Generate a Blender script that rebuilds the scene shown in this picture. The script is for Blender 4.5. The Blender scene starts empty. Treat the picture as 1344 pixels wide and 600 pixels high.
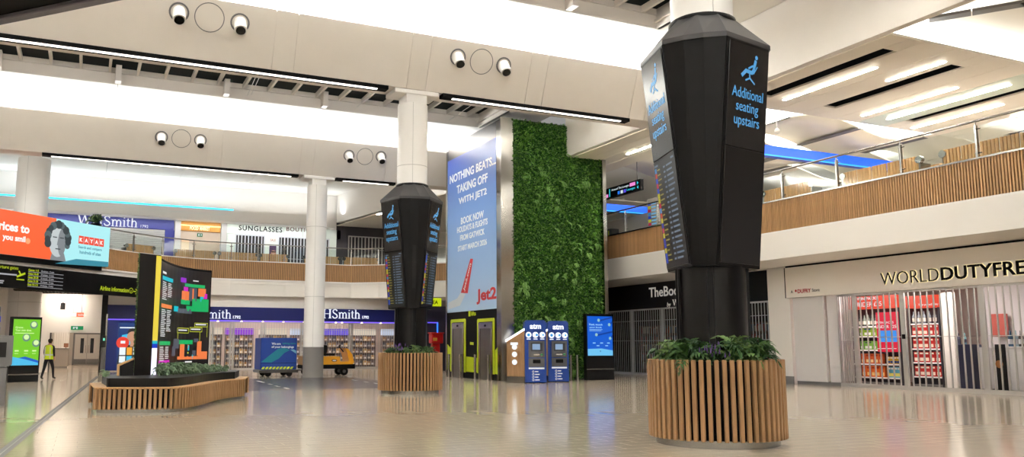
import bpy, bmesh, math, random
from mathutils import Vector, Matrix
R = math.radians
rnd = random.Random(7)
scene = bpy.context.scene
COL = scene.collection

# ------------------------------------------------------------------ camera, world, exposure
CAM_H, FPX, XP, YP = 1.4, 1100.0, 620.0, 308.0          # metres; focal length and principal point in pixels of 1344x600
AZ, PITCH = R(24.7), math.atan((455.0 - YP) / FPX)
cd = bpy.data.cameras.new('camera'); cam = bpy.data.objects.new('camera', cd); COL.objects.link(cam)
cam.location = (0, 0, CAM_H); cam.rotation_euler = (R(90) + PITCH, 0, -AZ)
cd.sensor_width = 36; cd.lens = FPX * 36 / 1344
cd.shift_x = (672 - XP) / 1344; cd.shift_y = (YP - 300) / 1344
cd.clip_end = 500
scene.camera = cam
vs = scene.view_settings
vs.view_transform = 'Standard'; vs.look = 'None'; vs.gamma = 1; vs.exposure = 0.0; vs.use_curve_mapping = False
scene.cycles.use_denoising = True
scene.cycles.max_bounces = 8
scene.cycles.sample_clamp_indirect = 40
w = bpy.data.worlds.new('world'); scene.world = w; w.use_nodes = True
w.node_tree.nodes['Background'].inputs[0].default_value = (1.0, 0.98, 0.95, 1)
w.node_tree.nodes['Background'].inputs[1].default_value = 0.30

def area(name, loc, rot, sx, sy, power, col=(0.885, 0.95, 1.0)):
    l = bpy.data.lights.new(name, 'AREA'); l.shape = 'RECTANGLE'; l.size = sx; l.size_y = sy
    l.energy = power; l.color = col
    o = bpy.data.objects.new(name, l); COL.objects.link(o); o.location = loc; o.rotation_euler = rot
    return o
COVE_W = 136.0                                           # watts per metre of the LED coves on top of the beams
BEAMS = (-17.2, -3.6, 10.0, 24.0, 38.6)                  # lower front edge of each ceiling beam (Y)
for by in BEAMS:
    area('cove_uplight', (-3.5, by + 0.2, 11.08), (R(180), 0, 0), 43.0, 1.0, COVE_W * 43)
area('cove_uplight', (5.0, 55.2, 10.4), (R(180), 0, 0), 22.0, 0.5, 260)
FILL_LAMP = area('added_cornice_fill', (4.0, 55.35, 9.2), (R(15), 0, 0), 22.0, 0.2, 420)  # fill lamp added to brighten the upstairs shop fronts

# ------------------------------------------------------------------ helpers
def ray(px, py):
    p = PITCH
    fw = Vector((math.sin(AZ) * math.cos(p), math.cos(AZ) * math.cos(p), math.sin(p)))
    rt = Vector((math.cos(AZ), -math.sin(AZ), 0)); up = rt.cross(fw)
    return fw + rt * ((px - XP) / FPX) - up * ((py - YP) / FPX)
CAMP = Vector((0, 0, CAM_H))
def on_axis(px, py, ax, v):
    d = ray(px, py); return CAMP + d * ((v - CAMP[ax]) / d[ax])
def floor_pt(px, py, z=0.0):
    return on_axis(px, py, 2, z)

class Plane:
    """a wall plane: u to the right as one faces it, z up, local y into the wall"""
    def __init__(s, o, rz):
        s.o = Vector(o); s.rz = rz; s.m = Matrix.Translation(s.o) @ Matrix.Rotation(rz, 4, 'Z'); s.i = s.m.inverted()
    def uz(s, px, py, off=0.0):
        a = s.i @ CAMP; d = s.i.to_3x3() @ ray(px, py); t = (off - a.y) / d.y; p = a + d * t
        return p.x, p.z
    def u(s, px, py=400, off=0.0): return s.uz(px, py, off)[0]
    def z(s, px, py, off=0.0): return s.uz(px, py, off)[1]

def lin(c):
    c = c / 255.0
    return c / 12.92 if c <= 0.04045 else ((c + 0.055) / 1.055) ** 2.4
def rgb(t): return (lin(t[0]), lin(t[1]), lin(t[2]), 1)
MATS = {}
def M(name, c=(200, 200, 200), rough=0.5, metal=0.0, emit=None, es=1.0, vary=0.0, vscale=3.0, bump=0.0, bscale=40.0,
      trans=0.0, alpha=1.0, coat=0.0, stretch=None, spec=0.5, ior=1.45, vrand=0.0):
    if name in MATS: return MATS[name]
    m = bpy.data.materials.new(name); m.use_nodes = True; nt = m.node_tree; b = nt.nodes['Principled BSDF']
    b.inputs['Base Color'].default_value = rgb(c); b.inputs['Roughness'].default_value = rough
    b.inputs['Metallic'].default_value = metal; b.inputs['IOR'].default_value = ior
    b.inputs['Transmission Weight'].default_value = trans; b.inputs['Alpha'].default_value = alpha
    b.inputs['Coat Weight'].default_value = coat; b.inputs['Specular IOR Level'].default_value = spec
    if emit:
        b.inputs['Emission Color'].default_value = rgb(emit); b.inputs['Emission Strength'].default_value = es
    if vary or bump or vrand:
        tc = nt.nodes.new('ShaderNodeTexCoord'); mp = nt.nodes.new('ShaderNodeMapping')
        nt.links.new(tc.outputs['Object'], mp.inputs[0])
        if stretch: mp.inputs['Scale'].default_value = stretch
        src = None
        if vary:
            n = nt.nodes.new('ShaderNodeTexNoise'); n.inputs['Scale'].default_value = vscale; n.inputs['Detail'].default_value = 5
            nt.links.new(mp.outputs[0], n.inputs['Vector'])
            mr = nt.nodes.new('ShaderNodeMapRange'); mr.inputs[1].default_value = 0.25; mr.inputs[2].default_value = 0.75
            mr.inputs[3].default_value = 1 - vary; mr.inputs[4].default_value = 1 + vary
            nt.links.new(n.outputs['Fac'], mr.inputs[0]); src = mr.outputs[0]
        if vrand:
            oi = nt.nodes.new('ShaderNodeObjectInfo'); m2 = nt.nodes.new('ShaderNodeMapRange')
            m2.inputs[3].default_value = 1 - vrand; m2.inputs[4].default_value = 1 + vrand
            nt.links.new(oi.outputs['Random'], m2.inputs[0])
            if src:
                mu = nt.nodes.new('ShaderNodeMath'); mu.operation = 'MULTIPLY'
                nt.links.new(src, mu.inputs[0]); nt.links.new(m2.outputs[0], mu.inputs[1]); src = mu.outputs[0]
            else: src = m2.outputs[0]
        if src:
            hs = nt.nodes.new('ShaderNodeHueSaturation'); hs.inputs['Color'].default_value = rgb(c)
            nt.links.new(src, hs.inputs['Value']); nt.links.new(hs.outputs[0], b.inputs['Base Color'])
        if bump:
            n2 = nt.nodes.new('ShaderNodeTexNoise'); n2.inputs['Scale'].default_value = bscale; n2.inputs['Detail'].default_value = 4
            nt.links.new(mp.outputs[0], n2.inputs['Vector'])
            bp = nt.nodes.new('ShaderNodeBump'); bp.inputs['Strength'].default_value = bump; bp.inputs['Distance'].default_value = 0.02
            nt.links.new(n2.outputs['Fac'], bp.inputs['Height']); nt.links.new(bp.outputs[0], b.inputs['Normal'])
    MATS[name] = m
    return m
def E(name, c, es=1.0, base=None):
    """a lit screen, lamp or backlit print; also plain print given a glow"""
    return M(name, base or tuple(int(x * 0.12) for x in c), rough=0.35, emit=c, es=es)

_TXT = {}
def txt(s, bold=0.0, slant=0.0, sp=1.0):
    k = (s, bold, slant, sp)
    if k not in _TXT:
        cu = bpy.data.curves.new('glyphs', 'FONT'); cu.body = s; cu.resolution_u = 3; cu.extrude = 0.5; cu.offset = bold; cu.shear = slant
        cu.space_character = sp
        o = bpy.data.objects.new('glyphs', cu); me = bpy.data.meshes.new_from_object(o)
        v = [tuple(x.co) for x in me.vertices]; f = [tuple(p.vertices) for p in me.polygons]
        bpy.data.objects.remove(o); bpy.data.meshes.remove(me); bpy.data.curves.remove(cu)
        x0 = min(a[0] for a in v); x1 = max(a[0] for a in v); y0 = min(a[1] for a in v); y1 = max(a[1] for a in v)
        _TXT[k] = ([(a[0] - x0, a[1] - y0, a[2]) for a in v], f, x1 - x0, y1 - y0)
    return _TXT[k]

class MB:
    def __init__(s): s.v = []; s.f = []; s.m = []; s.sm = []
    def add(s, vs_, fs, m=0, smooth=False):
        b = len(s.v); s.v += [tuple(x) for x in vs_]
        for f in fs: s.f.append([b + i for i in f]); s.m.append(m); s.sm.append(smooth)
        return s
    def box(s, x0, x1, y0, y1, z0, z1, m=0):
        if x0 > x1: x0, x1 = x1, x0
        if y0 > y1: y0, y1 = y1, y0
        if z0 > z1: z0, z1 = z1, z0
        return s.add([(x0, y0, z0), (x1, y0, z0), (x1, y1, z0), (x0, y1, z0), (x0, y0, z1), (x1, y0, z1), (x1, y1, z1), (x0, y1, z1)],
              [(0, 3, 2, 1), (4, 5, 6, 7), (0, 1, 5, 4), (1, 2, 6, 5), (2, 3, 7, 6), (3, 0, 4, 7)], m)
    def bbox(s, x0, x1, y0, y1, z0, z1, b=0.01, m=0):
        """box with chamfered edges"""
        bm = bmesh.new(); bmesh.ops.create_cube(bm, size=1)
        for v in bm.verts: v.co = Vector(((x0 + x1) / 2 + v.co.x * (x1 - x0), (y0 + y1) / 2 + v.co.y * (y1 - y0), (z0 + z1) / 2 + v.co.z * (z1 - z0)))
        bmesh.ops.bevel(bm, geom=bm.edges[:], offset=b, segments=1, affect='EDGES')
        bm.verts.index_update()
        s.add([v.co for v in bm.verts], [[v.index for v in f.verts] for f in bm.faces], m); bm.free(); return s
    def quad(s, a, b, c, d, m=0): return s.add([a, b, c, d], [(0, 1, 2, 3)], m)
    def rect(s, u0, u1, z0, z1, y=0.0, m=0):
        """flat print facing -y"""
        if u0 > u1: u0, u1 = u1, u0
        if z0 > z1: z0, z1 = z1, z0
        return s.add([(u0, y, z0), (u1, y, z0), (u1, y, z1), (u0, y, z1)], [(0, 1, 2, 3)], m)
    def poly(s, pts, y0, y1=None, m=0):
        """polygon in u,z, counterclockwise, facing -y; with y1 a prism from y0 (front) to y1"""
        n = len(pts); a = [(p[0], y0, p[1]) for p in pts]
        if y1 is None: return s.add(a, [list(range(n))], m)
        b = [(p[0], y1, p[1]) for p in pts]
        return s.add(a + b, [list(range(n)), list(range(2 * n - 1, n - 1, -1))] + [((i + 1) % n, i, n + i, n + (i + 1) % n) for i in range(n)], m)
    def prism(s, pts, z0, z1, m=0):
        n = len(pts)
        return s.add([(p[0], p[1], z0) for p in pts] + [(p[0], p[1], z1) for p in pts],
              [list(range(n - 1, -1, -1)), list(range(n, 2 * n))] + [(i, (i + 1) % n, n + (i + 1) % n, n + i) for i in range(n)], m)
    def disc(s, u, z, r, y0, y1=None, n=20, m=0):
        return s.poly([(u + r * math.cos(2 * math.pi * i / n), z + r * math.sin(2 * math.pi * i / n)) for i in range(n)], y0, y1, m)
    def ring(s, u, z, r0, r1, y, n=28, m=0):
        a = [(u + r0 * math.cos(2 * math.pi * i / n), y, z + r0 * math.sin(2 * math.pi * i / n)) for i in range(n)]
        b = [(u + r1 * math.cos(2 * math.pi * i / n), y, z + r1 * math.sin(2 * math.pi * i / n)) for i in range(n)]
        return s.add(a + b, [(i, n + i, n + (i + 1) % n, (i + 1) % n)[::-1] for i in range(n)], m)
    def tube(s, p, q, r, n=8, m=0, r2=None, caps=True):
        p = Vector(p); q = Vector(q); d = (q - p).normalized(); a = d.orthogonal().normalized(); b = d.cross(a); r2 = r if r2 is None else r2
        A = [p + (a * math.cos(2 * math.pi * i / n) + b * math.sin(2 * math.pi * i / n)) * r for i in range(n)]
        B = [q + (a * math.cos(2 * math.pi * i / n) + b * math.sin(2 * math.pi * i / n)) * r2 for i in range(n)]
        s.add(A + B, [(i, (i + 1) % n, n + (i + 1) % n, n + i) for i in range(n)], m, True)
        if caps: s.add(A, [list(range(n - 1, -1, -1))], m); s.add(B, [list(range(n))], m)
        return s
    def lathe(s, prof, n=32, m=0, c=(0, 0), smooth=True):
        """profile of (r, z) from bottom to top, outside facing out"""
        V = [(c[0] + r * math.cos(2 * math.pi * i / n), c[1] + r * math.sin(2 * math.pi * i / n), z) for r, z in prof for i in range(n)]
        Fc = [(k * n + i, k * n + (i + 1) % n, (k + 1) * n + (i + 1) % n, (k + 1) * n + i) for k in range(len(prof) - 1) for i in range(n)]
        return s.add(V, Fc, m, smooth)
    def cyl(s, c, r, z0, z1, n=32, m=0):
        s.lathe([(r, z0), (r, z1)], n, m, c)
        ang = [2 * math.pi * i / n for i in range(n)]
        s.add([(c[0] + r * math.cos(a), c[1] + r * math.sin(a), z0) for a in ang], [list(range(n - 1, -1, -1))], m)
        return s.add([(c[0] + r * math.cos(a), c[1] + r * math.sin(a), z1) for a in ang], [list(range(n))], m)
    def text(s, t, u, z, w=None, h=None, y=0.0, d=0.004, m=0, bold=0.0, slant=0.0, align='l', shear=0.0, sp=1.0):
        """letters standing d proud of the plane y (towards -y); width w and/or height h in metres, (u, z) the lower left corner"""
        V, Fc, W, H = txt(t, bold, slant, sp)
        sx = (w / W) if w else h / H
        sz = (h / H) if h else w / W
        if align == 'c': u -= W * sx / 2
        if align == 'r': u -= W * sx
        return s.add([(u + a * sx + b * sz * shear, y - d / 2 - c * d, z + b * sz) for a, b, c in V], Fc, m)
    def stroke(s, pts, wid, y0, y1=None, m=0, loop=False):
        n = len(pts)
        for i in range(n if loop else n - 1):
            a = Vector(pts[i]); b = Vector(pts[(i + 1) % n]); d = (b - a).normalized(); nn = Vector((-d.y, d.x)) * wid / 2; e = d * wid * 0.3
            s.poly([tuple(a - nn - e), tuple(b - nn + e), tuple(b + nn + e), tuple(a + nn - e)], y0, y1, m)
        return s
    def mesh(s, name='mesh', mats=()):
        me = bpy.data.meshes.new(name); me.from_pydata(s.v, [], s.f)
        for mt in mats: me.materials.append(mt)
        me.polygons.foreach_set('material_index', s.m); me.polygons.foreach_set('use_smooth', s.sm); me.update()
        return me
    def obj(s, name, mats, parent=None, loc=(0, 0, 0), rotz=0.0, **kw):
        if not isinstance(mats, (list, tuple)): mats = [mats]
        return put(name, s.mesh(name, mats), parent, loc, rotz, **kw)

def tag(o, label=None, cat=None, group=None, kind=None):
    if label: o['label'] = label
    if cat: o['category'] = cat
    if group: o['group'] = group
    if kind: o['kind'] = kind
    return o
def put(name, me, parent=None, loc=(0, 0, 0), rotz=0.0, label=None, cat=None, group=None, kind=None, matrix=None):
    o = bpy.data.objects.new(name, me); COL.objects.link(o)
    if parent: o.parent = parent
    if matrix is not None: o.matrix_local = matrix
    else: o.location = loc; o.rotation_euler = (0, 0, rotz)
    return tag(o, label, cat, group, kind)
def thing(name, label, cat, loc=(0, 0, 0), rotz=0.0, group=None, kind=None):
    o = put(name, None, None, loc, rotz, label, cat, group, kind); o.empty_display_size = 0.2
    return o
def on(plane, name, label, cat, group=None, kind=None):
    return thing(name, label, cat, tuple(plane.o), plane.rz, group, kind)

# ------------------------------------------------------------------ materials
m_white = M('painted_panel', (231, 223, 214), 0.45, vary=0.02, vscale=1.5)
m_white2 = M('painted_wall', (235, 229, 222), 0.55)
m_ceil = M('ceiling_panel', (238, 234, 226), 0.6)
m_col = M('column_paint', (238, 234, 230), 0.35)
m_grey = M('grey_paint', (120, 118, 118), 0.45)
m_steel = M('brushed_steel', (160, 158, 154), 0.18, 1.0, vary=0.04, vscale=5, stretch=(1, 1, 0.1))
m_steel_d = M('dark_steel', (96, 94, 94), 0.3, 1.0)
m_black = M('black_satin', (18, 16, 17), 0.42, spec=0.3)
m_blackm = M('black_matt', (12, 11, 12), 0.7, spec=0.2)
m_shroud = M('shroud_black', (15, 13, 13), 0.45, spec=0.2, vary=0.1, vscale=2)
m_gun = M('cap_gunmetal', (58, 55, 56), 0.42)
m_panel = M('sign_panel_dark', (34, 32, 34), 0.2, spec=0.5)
m_screen_off = M('screen_dark', (22, 19, 19), 0.28)
m_oak = M('oak_slat', (172, 132, 92), 0.5, vary=0.22, vscale=2.5, stretch=(9, 9, 0.6), vrand=0.1, bump=0.15, bscale=12)
m_oak_l = M('oak_light', (206, 160, 106), 0.5, vary=0.12, vscale=3, stretch=(6, 6, 1))
m_oak_b = M('oak_balcony', (190, 146, 100), 0.5, vary=0.18, vscale=2, stretch=(8, 8, 0.5), vrand=0.12)
m_soil = M('soil', (40, 30, 22), 0.9, bump=0.6, bscale=30)
m_cyan = E('light_blue_lit', (96, 178, 236), 0.75)
m_wlit = E('white_lit', (255, 252, 245), 1.6)
m_wtxt = E('white_text', (240, 242, 245), 0.85)
m_tube = E('lamp_tube', (255, 246, 232), 75.0)
m_glass = M('clear_glass', (235, 245, 242), 0.02, trans=1.0, ior=1.02)
m_glass_d = M('night_glazing', (16, 26, 24), 0.5, spec=0.08)
def _glass():
    m = M('clear_glass'); nt = m.node_tree; nt.nodes.clear()
    out = nt.nodes.new('ShaderNodeOutputMaterial'); mix = nt.nodes.new('ShaderNodeMixShader')
    t = nt.nodes.new('ShaderNodeBsdfTransparent'); g = nt.nodes.new('ShaderNodeBsdfGlossy'); lw = nt.nodes.new('ShaderNodeLayerWeight'); pw = nt.nodes.new('ShaderNodeMath'); ma = nt.nodes.new('ShaderNodeMath')
    t.inputs[0].default_value = (0.93, 0.965, 0.955, 1); g.inputs['Roughness'].default_value = 0.03; lw.inputs[0].default_value = 0.5; pw.operation = 'POWER'; pw.inputs[1].default_value = 4.0; ma.operation = 'MULTIPLY_ADD'; ma.inputs[1].default_value = 0.45; ma.inputs[2].default_value = 0.03
    nt.links.new(lw.outputs['Facing'], pw.inputs[0]); nt.links.new(pw.outputs[0], ma.inputs[0]); nt.links.new(ma.outputs[0], mix.inputs[0]); nt.links.new(t.outputs[0], mix.inputs[1]); nt.links.new(g.outputs[0], mix.inputs[2]); nt.links.new(mix.outputs[0], out.inputs[0])
_glass()
def tile_material(name, c, var, rough):
    m = M(name, c, rough); nt = m.node_tree; b = nt.nodes['Principled BSDF']
    b.inputs['Specular IOR Level'].default_value = 0.6
    g = nt.nodes.new('ShaderNodeNewGeometry'); sn = nt.nodes.new('ShaderNodeVectorMath'); sn.operation = 'SNAP'
    ad = nt.nodes.new('ShaderNodeVectorMath'); ad.operation = 'ADD'; ad.inputs[1].default_value = (0.0013, 0.0007, 0.5)
    sn.inputs[1].default_value = (0.3, 0.3, 9.0)
    wn = nt.nodes.new('ShaderNodeTexWhiteNoise'); wn.noise_dimensions = '2D'
    nt.links.new(g.outputs['Position'], ad.inputs[0]); nt.links.new(ad.outputs[0], sn.inputs[0]); nt.links.new(sn.outputs[0], wn.inputs['Vector'])
    no = nt.nodes.new('ShaderNodeTexNoise'); no.inputs['Scale'].default_value = 0.35; no.inputs['Detail'].default_value = 6
    nt.links.new(g.outputs['Position'], no.inputs['Vector'])
    a1 = nt.nodes.new('ShaderNodeMath'); a1.operation = 'MULTIPLY_ADD'; a1.inputs[1].default_value = var; a1.inputs[2].default_value = 1 - var / 2
    nt.links.new(wn.outputs[0], a1.inputs[0])
    a2 = nt.nodes.new('ShaderNodeMath'); a2.operation = 'MULTIPLY_ADD'; a2.inputs[1].default_value = 0.08; nt.links.new(no.outputs['Fac'], a2.inputs[0]); 
    s = nt.nodes.new('ShaderNodeMath'); s.operation = 'SUBTRACT'; s.inputs[1].default_value = 0.04
    nt.links.new(a1.outputs[0], a2.inputs[2]); nt.links.new(a2.outputs[0], s.inputs[0])
    hs = nt.nodes.new('ShaderNodeHueSaturation'); hs.inputs['Color'].default_value = rgb(c); nt.links.new(s.outputs[0], hs.inputs['Value'])
    nt.links.new(hs.outputs[0], b.inputs['Base Color'])
    return m
m_tile = tile_material('floor_tile_beige', (206, 190, 168), 0.045, 0.125)
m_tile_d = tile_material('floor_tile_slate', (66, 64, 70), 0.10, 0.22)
m_grout = M('grout', (132, 118, 102), 0.7)

# ================================================================== FLOOR
def to_px(P):
    d = Vector(P) - CAMP
    fw = Vector((math.sin(AZ) * math.cos(PITCH), math.cos(AZ) * math.cos(PITCH), math.sin(PITCH)))
    rt = Vector((math.cos(AZ), -math.sin(AZ), 0)); up = rt.cross(fw); z = d.dot(fw)
    return (XP + FPX * d.dot(rt) / z, YP - FPX * d.dot(up) / z, z)
fb = MB(); fb.box(-27, 46, -23, 80, -0.3, -0.004)
floor = fb.obj('floor', m_grout, kind='structure')
tm = MB(); a, b_, c_ = 0.2985, 0.1485, 0.002
tm.add([(-a, -b_, -0.004), (a, -b_, -0.004), (a, b_, -0.004), (-a, b_, -0.004), (-a + c_, -b_ + c_, 0), (a - c_, -b_ + c_, 0), (a - c_, b_ - c_, 0), (-a + c_, b_ - c_, 0)],
       [(4, 5, 6, 7), (0, 1, 5, 4), (1, 2, 6, 5), (2, 3, 7, 6), (3, 0, 4, 7)])
tile_me = tm.mesh('floor_tile', [m_tile])
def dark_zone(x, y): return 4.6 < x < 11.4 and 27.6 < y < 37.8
far_t, dark_t = MB(), MB(); n_near = 0
for j in range(int(8.4 / 0.3), int(53 / 0.3)):
    yy = (j + 0.5) * 0.3
    for i in range(-16, 44):
        xx = (i + 0.5 * (j % 2)) * 0.6 + 0.3
        if xx > 24.7 and yy > 14: continue
        q = to_px((xx, yy, 0))
        if q[2] < 1 or not (-40 < q[0] < 1384) or q[1] > 608: continue
        if n_near < 300 and not dark_zone(xx, yy):
            put('floor_tile', tile_me, floor, (xx, yy, 0)); n_near += 1
        else:
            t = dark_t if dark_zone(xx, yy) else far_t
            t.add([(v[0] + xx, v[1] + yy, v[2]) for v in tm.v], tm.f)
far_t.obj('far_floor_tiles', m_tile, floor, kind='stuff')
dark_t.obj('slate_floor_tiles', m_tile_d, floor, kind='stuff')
MB().box(-27, 46, -23, 8.4, -0.004, 0).box(-27, -9.3, 8.4, 80, -0.004, 0).box(-9.3, 24, 53.1, 80, -0.004, 0.0).obj('plain_floor', m_tile, floor)
for (x0, y0), (x1, y1) in (((337, 500), (347, 502.3)), ((352, 504), (357, 505)), ((361, 506.5), (367, 508)), ((373, 509), (379, 510.5)), ((462, 498.5), (468, 499.6)), ((478, 501), (484, 502)), ((491, 503), (496, 504))):
    p, q = floor_pt(x0, y0), floor_pt(x1, y1); d = (q - p).normalized(); n = Vector((-d.y, d.x, 0)) * 0.05
    MB().quad(*(v + Vector((0, 0, 0.003)) for v in (p - n, q - n, q + n, p + n))).obj('floor_marking', M('marking_white', (190, 188, 186), 0.5), floor)
p, q = Vector((-0.98, 11.5, 0.001)), Vector((0.72, 44.5, 0.001)); n = Vector((0.075, -0.004, 0))
js = MB(); js.quad(p - n, p + n, q + n, q - n)
js.quad(*(v + Vector((0, 0, 0.002)) for v in (p - n * 0.12, p + n * 0.12, q + n * 0.12, q - n * 0.12)), 1)
js.obj('expansion_joint', [M('joint_metal', (104, 97, 94), 0.5), M('joint_mid', (150, 144, 138), 0.45)], floor)

# ================================================================== CEILING
Z_B, Z_T, Z_R, Z_G, LEAN = 9.45, 11.0, 11.85, 12.42, 0.62
PITCH_X, X_END = 4.2, 18.85
seams = []
k = -8
while True:
    x0 = 8.75 + PITCH_X * k
    if x0 > X_END: break
    seams += [x0, x0 + 0.64]; k += 1
seams = [-25.0] + [s for s in seams if -25 < s < X_END] + [X_END]
beam_objs = {}
for by in BEAMS:
    core = MB()
    pr = [(by + 0.03, Z_B), (by + 0.95, Z_B), (by + 1.5, Z_T), (by - LEAN + 0.03, Z_T)]
    core.add([(-25, y, z) for y, z in pr] + [(X_END, y, z) for y, z in pr], [(0, 1, 2, 3), (7, 6, 5, 4), (0, 4, 5, 1), (1, 5, 6, 2), (2, 6, 7, 3), (3, 7, 4, 0)])
    bo = core.obj('ceiling_beam', m_white, kind='structure'); beam_objs[by] = bo
    for x0, x1 in zip(seams[:-1], seams[1:]):
        g = 0.009; h = (Z_T - Z_B)
        P = MB(); A = [(x0 + g, by, Z_B - 0.01), (x1 - g, by, Z_B - 0.01), (x1 - g, by - LEAN, Z_T + 0.05), (x0 + g, by - LEAN, Z_T + 0.05)]
        B = [(x, y + 0.035, z) for x, y, z in A]
        P.add(A + B, [(0, 1, 2, 3), (7, 6, 5, 4), (1, 0, 4, 5), (2, 1, 5, 6), (3, 2, 6, 7), (0, 3, 7, 4)]).obj('fascia_panel', m_white, bo)
tag(beam_objs[24.0], 'deep white ceiling beam with leaning panelled face, carried by the far information column', 'beam')
tag(beam_objs[38.6], 'white panelled ceiling beam furthest back, resting on the slim white column', 'beam')

# spotlights and round access panels, on the leaning faces
def on_beam(px, py, by):
    d = ray(px, py); n = Vector((0, -(Z_T - Z_B), -LEAN)); p0 = Vector((0, by, Z_B))
    return CAMP + d * ((p0 - CAMP).dot(n) / d.dot(n))
nrm = Vector((0, -(Z_T - Z_B), -LEAN)).normalized()
lean_m = Matrix.Rotation(math.atan2(LEAN, Z_T - Z_B) , 3, 'X')   # local -y -> face normal
spot_ring, spot_body, spot_lens = MB(), MB(), MB()
sl = M('lens_black', (10, 10, 10), 0.2)
spot_ring.ring(0, 0, 0.22, 0.27, -0.006, 24); spot_ring.disc(0, 0, 0.215, -0.004, None, 24, 1)
spot_body.tube((0, 0.05, 0.03), (0, -0.30, -0.20), 0.175, 20); spot_lens.disc(0, 0, 0.12, 0, None, 18)
rm, bm_, lm = spot_ring.mesh('r', [m_grey, m_white]), spot_body.mesh('b', [m_col]), MB().tube((0, -0.28, -0.185), (0, -0.325, -0.217), 0.135, 18).mesh('l', [sl])
SPOTS = [(24.0, 235, 16, 'left spotlight of the pair above the dark overhead sign on the nearer beam'), (24.0, 315, 30, 'right spotlight of the pair at the left part of the nearer beam'),
         (24.0, 601, 75, 'left spotlight of the pair on the nearer beam above the green wall'), (24.0, 661, 86, 'right spotlight of the pair on the nearer beam above the green wall'),
         (38.6, 212, 180, 'left spotlight of the pair on the further beam over the upstairs bookseller'), (38.6, 263, 184, 'right spotlight of the pair on the further beam over the upstairs bookseller'),
         (38.6, 458, 204, 'left spotlight on the further beam between the slim column and the information column'), (38.6, 500, 205.5, 'right spotlight on the further beam, just left of the information column')]
for by, px, py, lab in SPOTS:
    p = on_beam(px, py, by)
    t = thing('spotlight', 'white round ' + lab, 'spotlight', p, 0, 'spotlights in the ceiling beams'); t.rotation_euler = (math.atan2(LEAN, Z_T - Z_B), 0, 0)
    put('bezel', rm, t); put('housing', bm_, t); put('lens', lm, t)
for by, px, py in ((24.0, 275, 23), (24.0, 632, 81), (38.6, 238, 182), (38.6, 479, 205.5)):
    p = on_beam(px, py, by)
    o = MB().ring(0, 0, 0.385, 0.41, -0.004, 36).obj('round_access_panel', m_grey, beam_objs[by], p); o.rotation_euler = (math.atan2(LEAN, Z_T - Z_B), 0, 0)

# linear lights under the beams
def linear_light(by, px0, px1, lab):
    x0, x1 = (on_axis(px0, 160, 1, by).x, on_axis(px1, 160, 1, by).x)
    t = thing('linear_light', lab, 'ceiling light', ((x0 + x1) / 2, by, Z_B), 0, 'linear lights along the ceiling beams'); L = (x1 - x0) / 2
    MB().box(-L, L, -0.03, 0.30, -0.13, -0.012).obj('housing', m_blackm, t)
    MB().box(-L + 0.35, L - 0.35, 0.0, 0.11, -0.155, -0.131).obj('diffuser', E('strip_light', (255, 246, 236), 3.0), t)
linear_light(24.0, -420, 509, 'long linear light under the nearer beam, left of the information column')
linear_light(24.0, 581, 826, 'linear light under the nearer beam crossing the green wall')
linear_light(38.6, 58, 394, 'long linear light under the further beam, left of the slim column')
linear_light(38.6, 443, 520, 'short linear light under the further beam, right of the slim column')

# roof panels, rooflights
ceil = MB().box(-25, X_END, -23, 60, 13.0, 13.1).obj('ceiling', m_blackm, kind='structure')
ROOF = [(-23, -13.2), (-6.1, 0.4), (7.5, 14.5), (21.67, 28.5), (35.6, 56.6)]
LIGHTS = [(-13.2, -6.1), (0.4, 7.5), (14.5, 21.67), (28.5, 35.6)]
mids = [-25.0] + [x for x in (9.07 + PITCH_X * i for i in range(-9, 3)) if -25 < x < X_END] + [X_END]
for y0, y1 in ROOF:
    for x0, x1 in zip(mids[:-1], mids[1:]):
        MB().box(x0 + 0.008, x1 - 0.008, y0, y1, Z_R, Z_R + 0.05).obj('ceiling_panel', m_ceil, ceil)
XR = 16.7
for y0, y1 in LIGHTS:
    MB().box(-25, XR, y0, y1, Z_G + 0.10, Z_G + 0.14).obj('rooflight_glass', m_glass_d, ceil)
    MB().box(XR, X_END, y0, y1, Z_R, Z_R + 0.05).obj('ceiling_panel', m_ceil, ceil)
    MB().box(-25, XR, y1 - 0.02, y1 + 0.1, Z_R + 0.05, Z_G - 0.12).box(-25, XR, y1 - 0.05, y1 + 0.1, Z_G - 0.105, Z_G + 0.14).obj('upstand', m_white, ceil)
    MB().box(-25, XR, y0 - 0.1, y0 + 0.02, Z_R, Z_G + 0.14).obj('upstand', m_white, ceil)
    MB().box(XR - 0.02, XR + 0.12, y0, y1, Z_R, Z_G + 0.14).box(XR - 0.12, XR, y0, y1, Z_R + 0.2, Z_R + 0.3).obj('upstand', m_white, ceil)
    if y1 > 14:
        x = XR - 0.6
        i = 0
        while x > -12:
            MB().box(x - 0.05, x + 0.05, y0, y1, Z_G - 0.12, Z_G + 0.10).obj('glazing_bar', m_white, ceil)
            x -= PITCH_X / 4
        for x in mids[1:-1]:
            if x > -12: MB().box(x - 0.11, x + 0.11, y1 - 0.5, y1 - 0.02, Z_R + 0.02, Z_G + 0.10).obj('bracket', m_white, ceil)
# tension rods across the rooflights
for px0, py0, px1, py1 in ((336, 100, 313, 152), (486, 122, 435, 176), (619, 138, 560, 178), (600, 0, 563, 42), (800, 12, 728, 66), (342, 98, 305, 178)):
    a = on_axis(px0, py0, 2, 12.25); b = on_axis(px1, py1, 2, 11.8)
    tag(MB().tube(a, b, 0.012, 6).obj('tension_rod', m_col, ceil))

# bulkhead along the mezzanine
XB = 18.9
bk = MB().box(XB, XB + 0.25, -23, 31.2, 9.7, 11.95).obj('wall_bulkhead', m_white, kind='structure')
MB().box(XB, XB + 0.25, 37.3, 52, 9.75, 11.95).obj('wall_bulkhead', m_white, bk)
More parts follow.
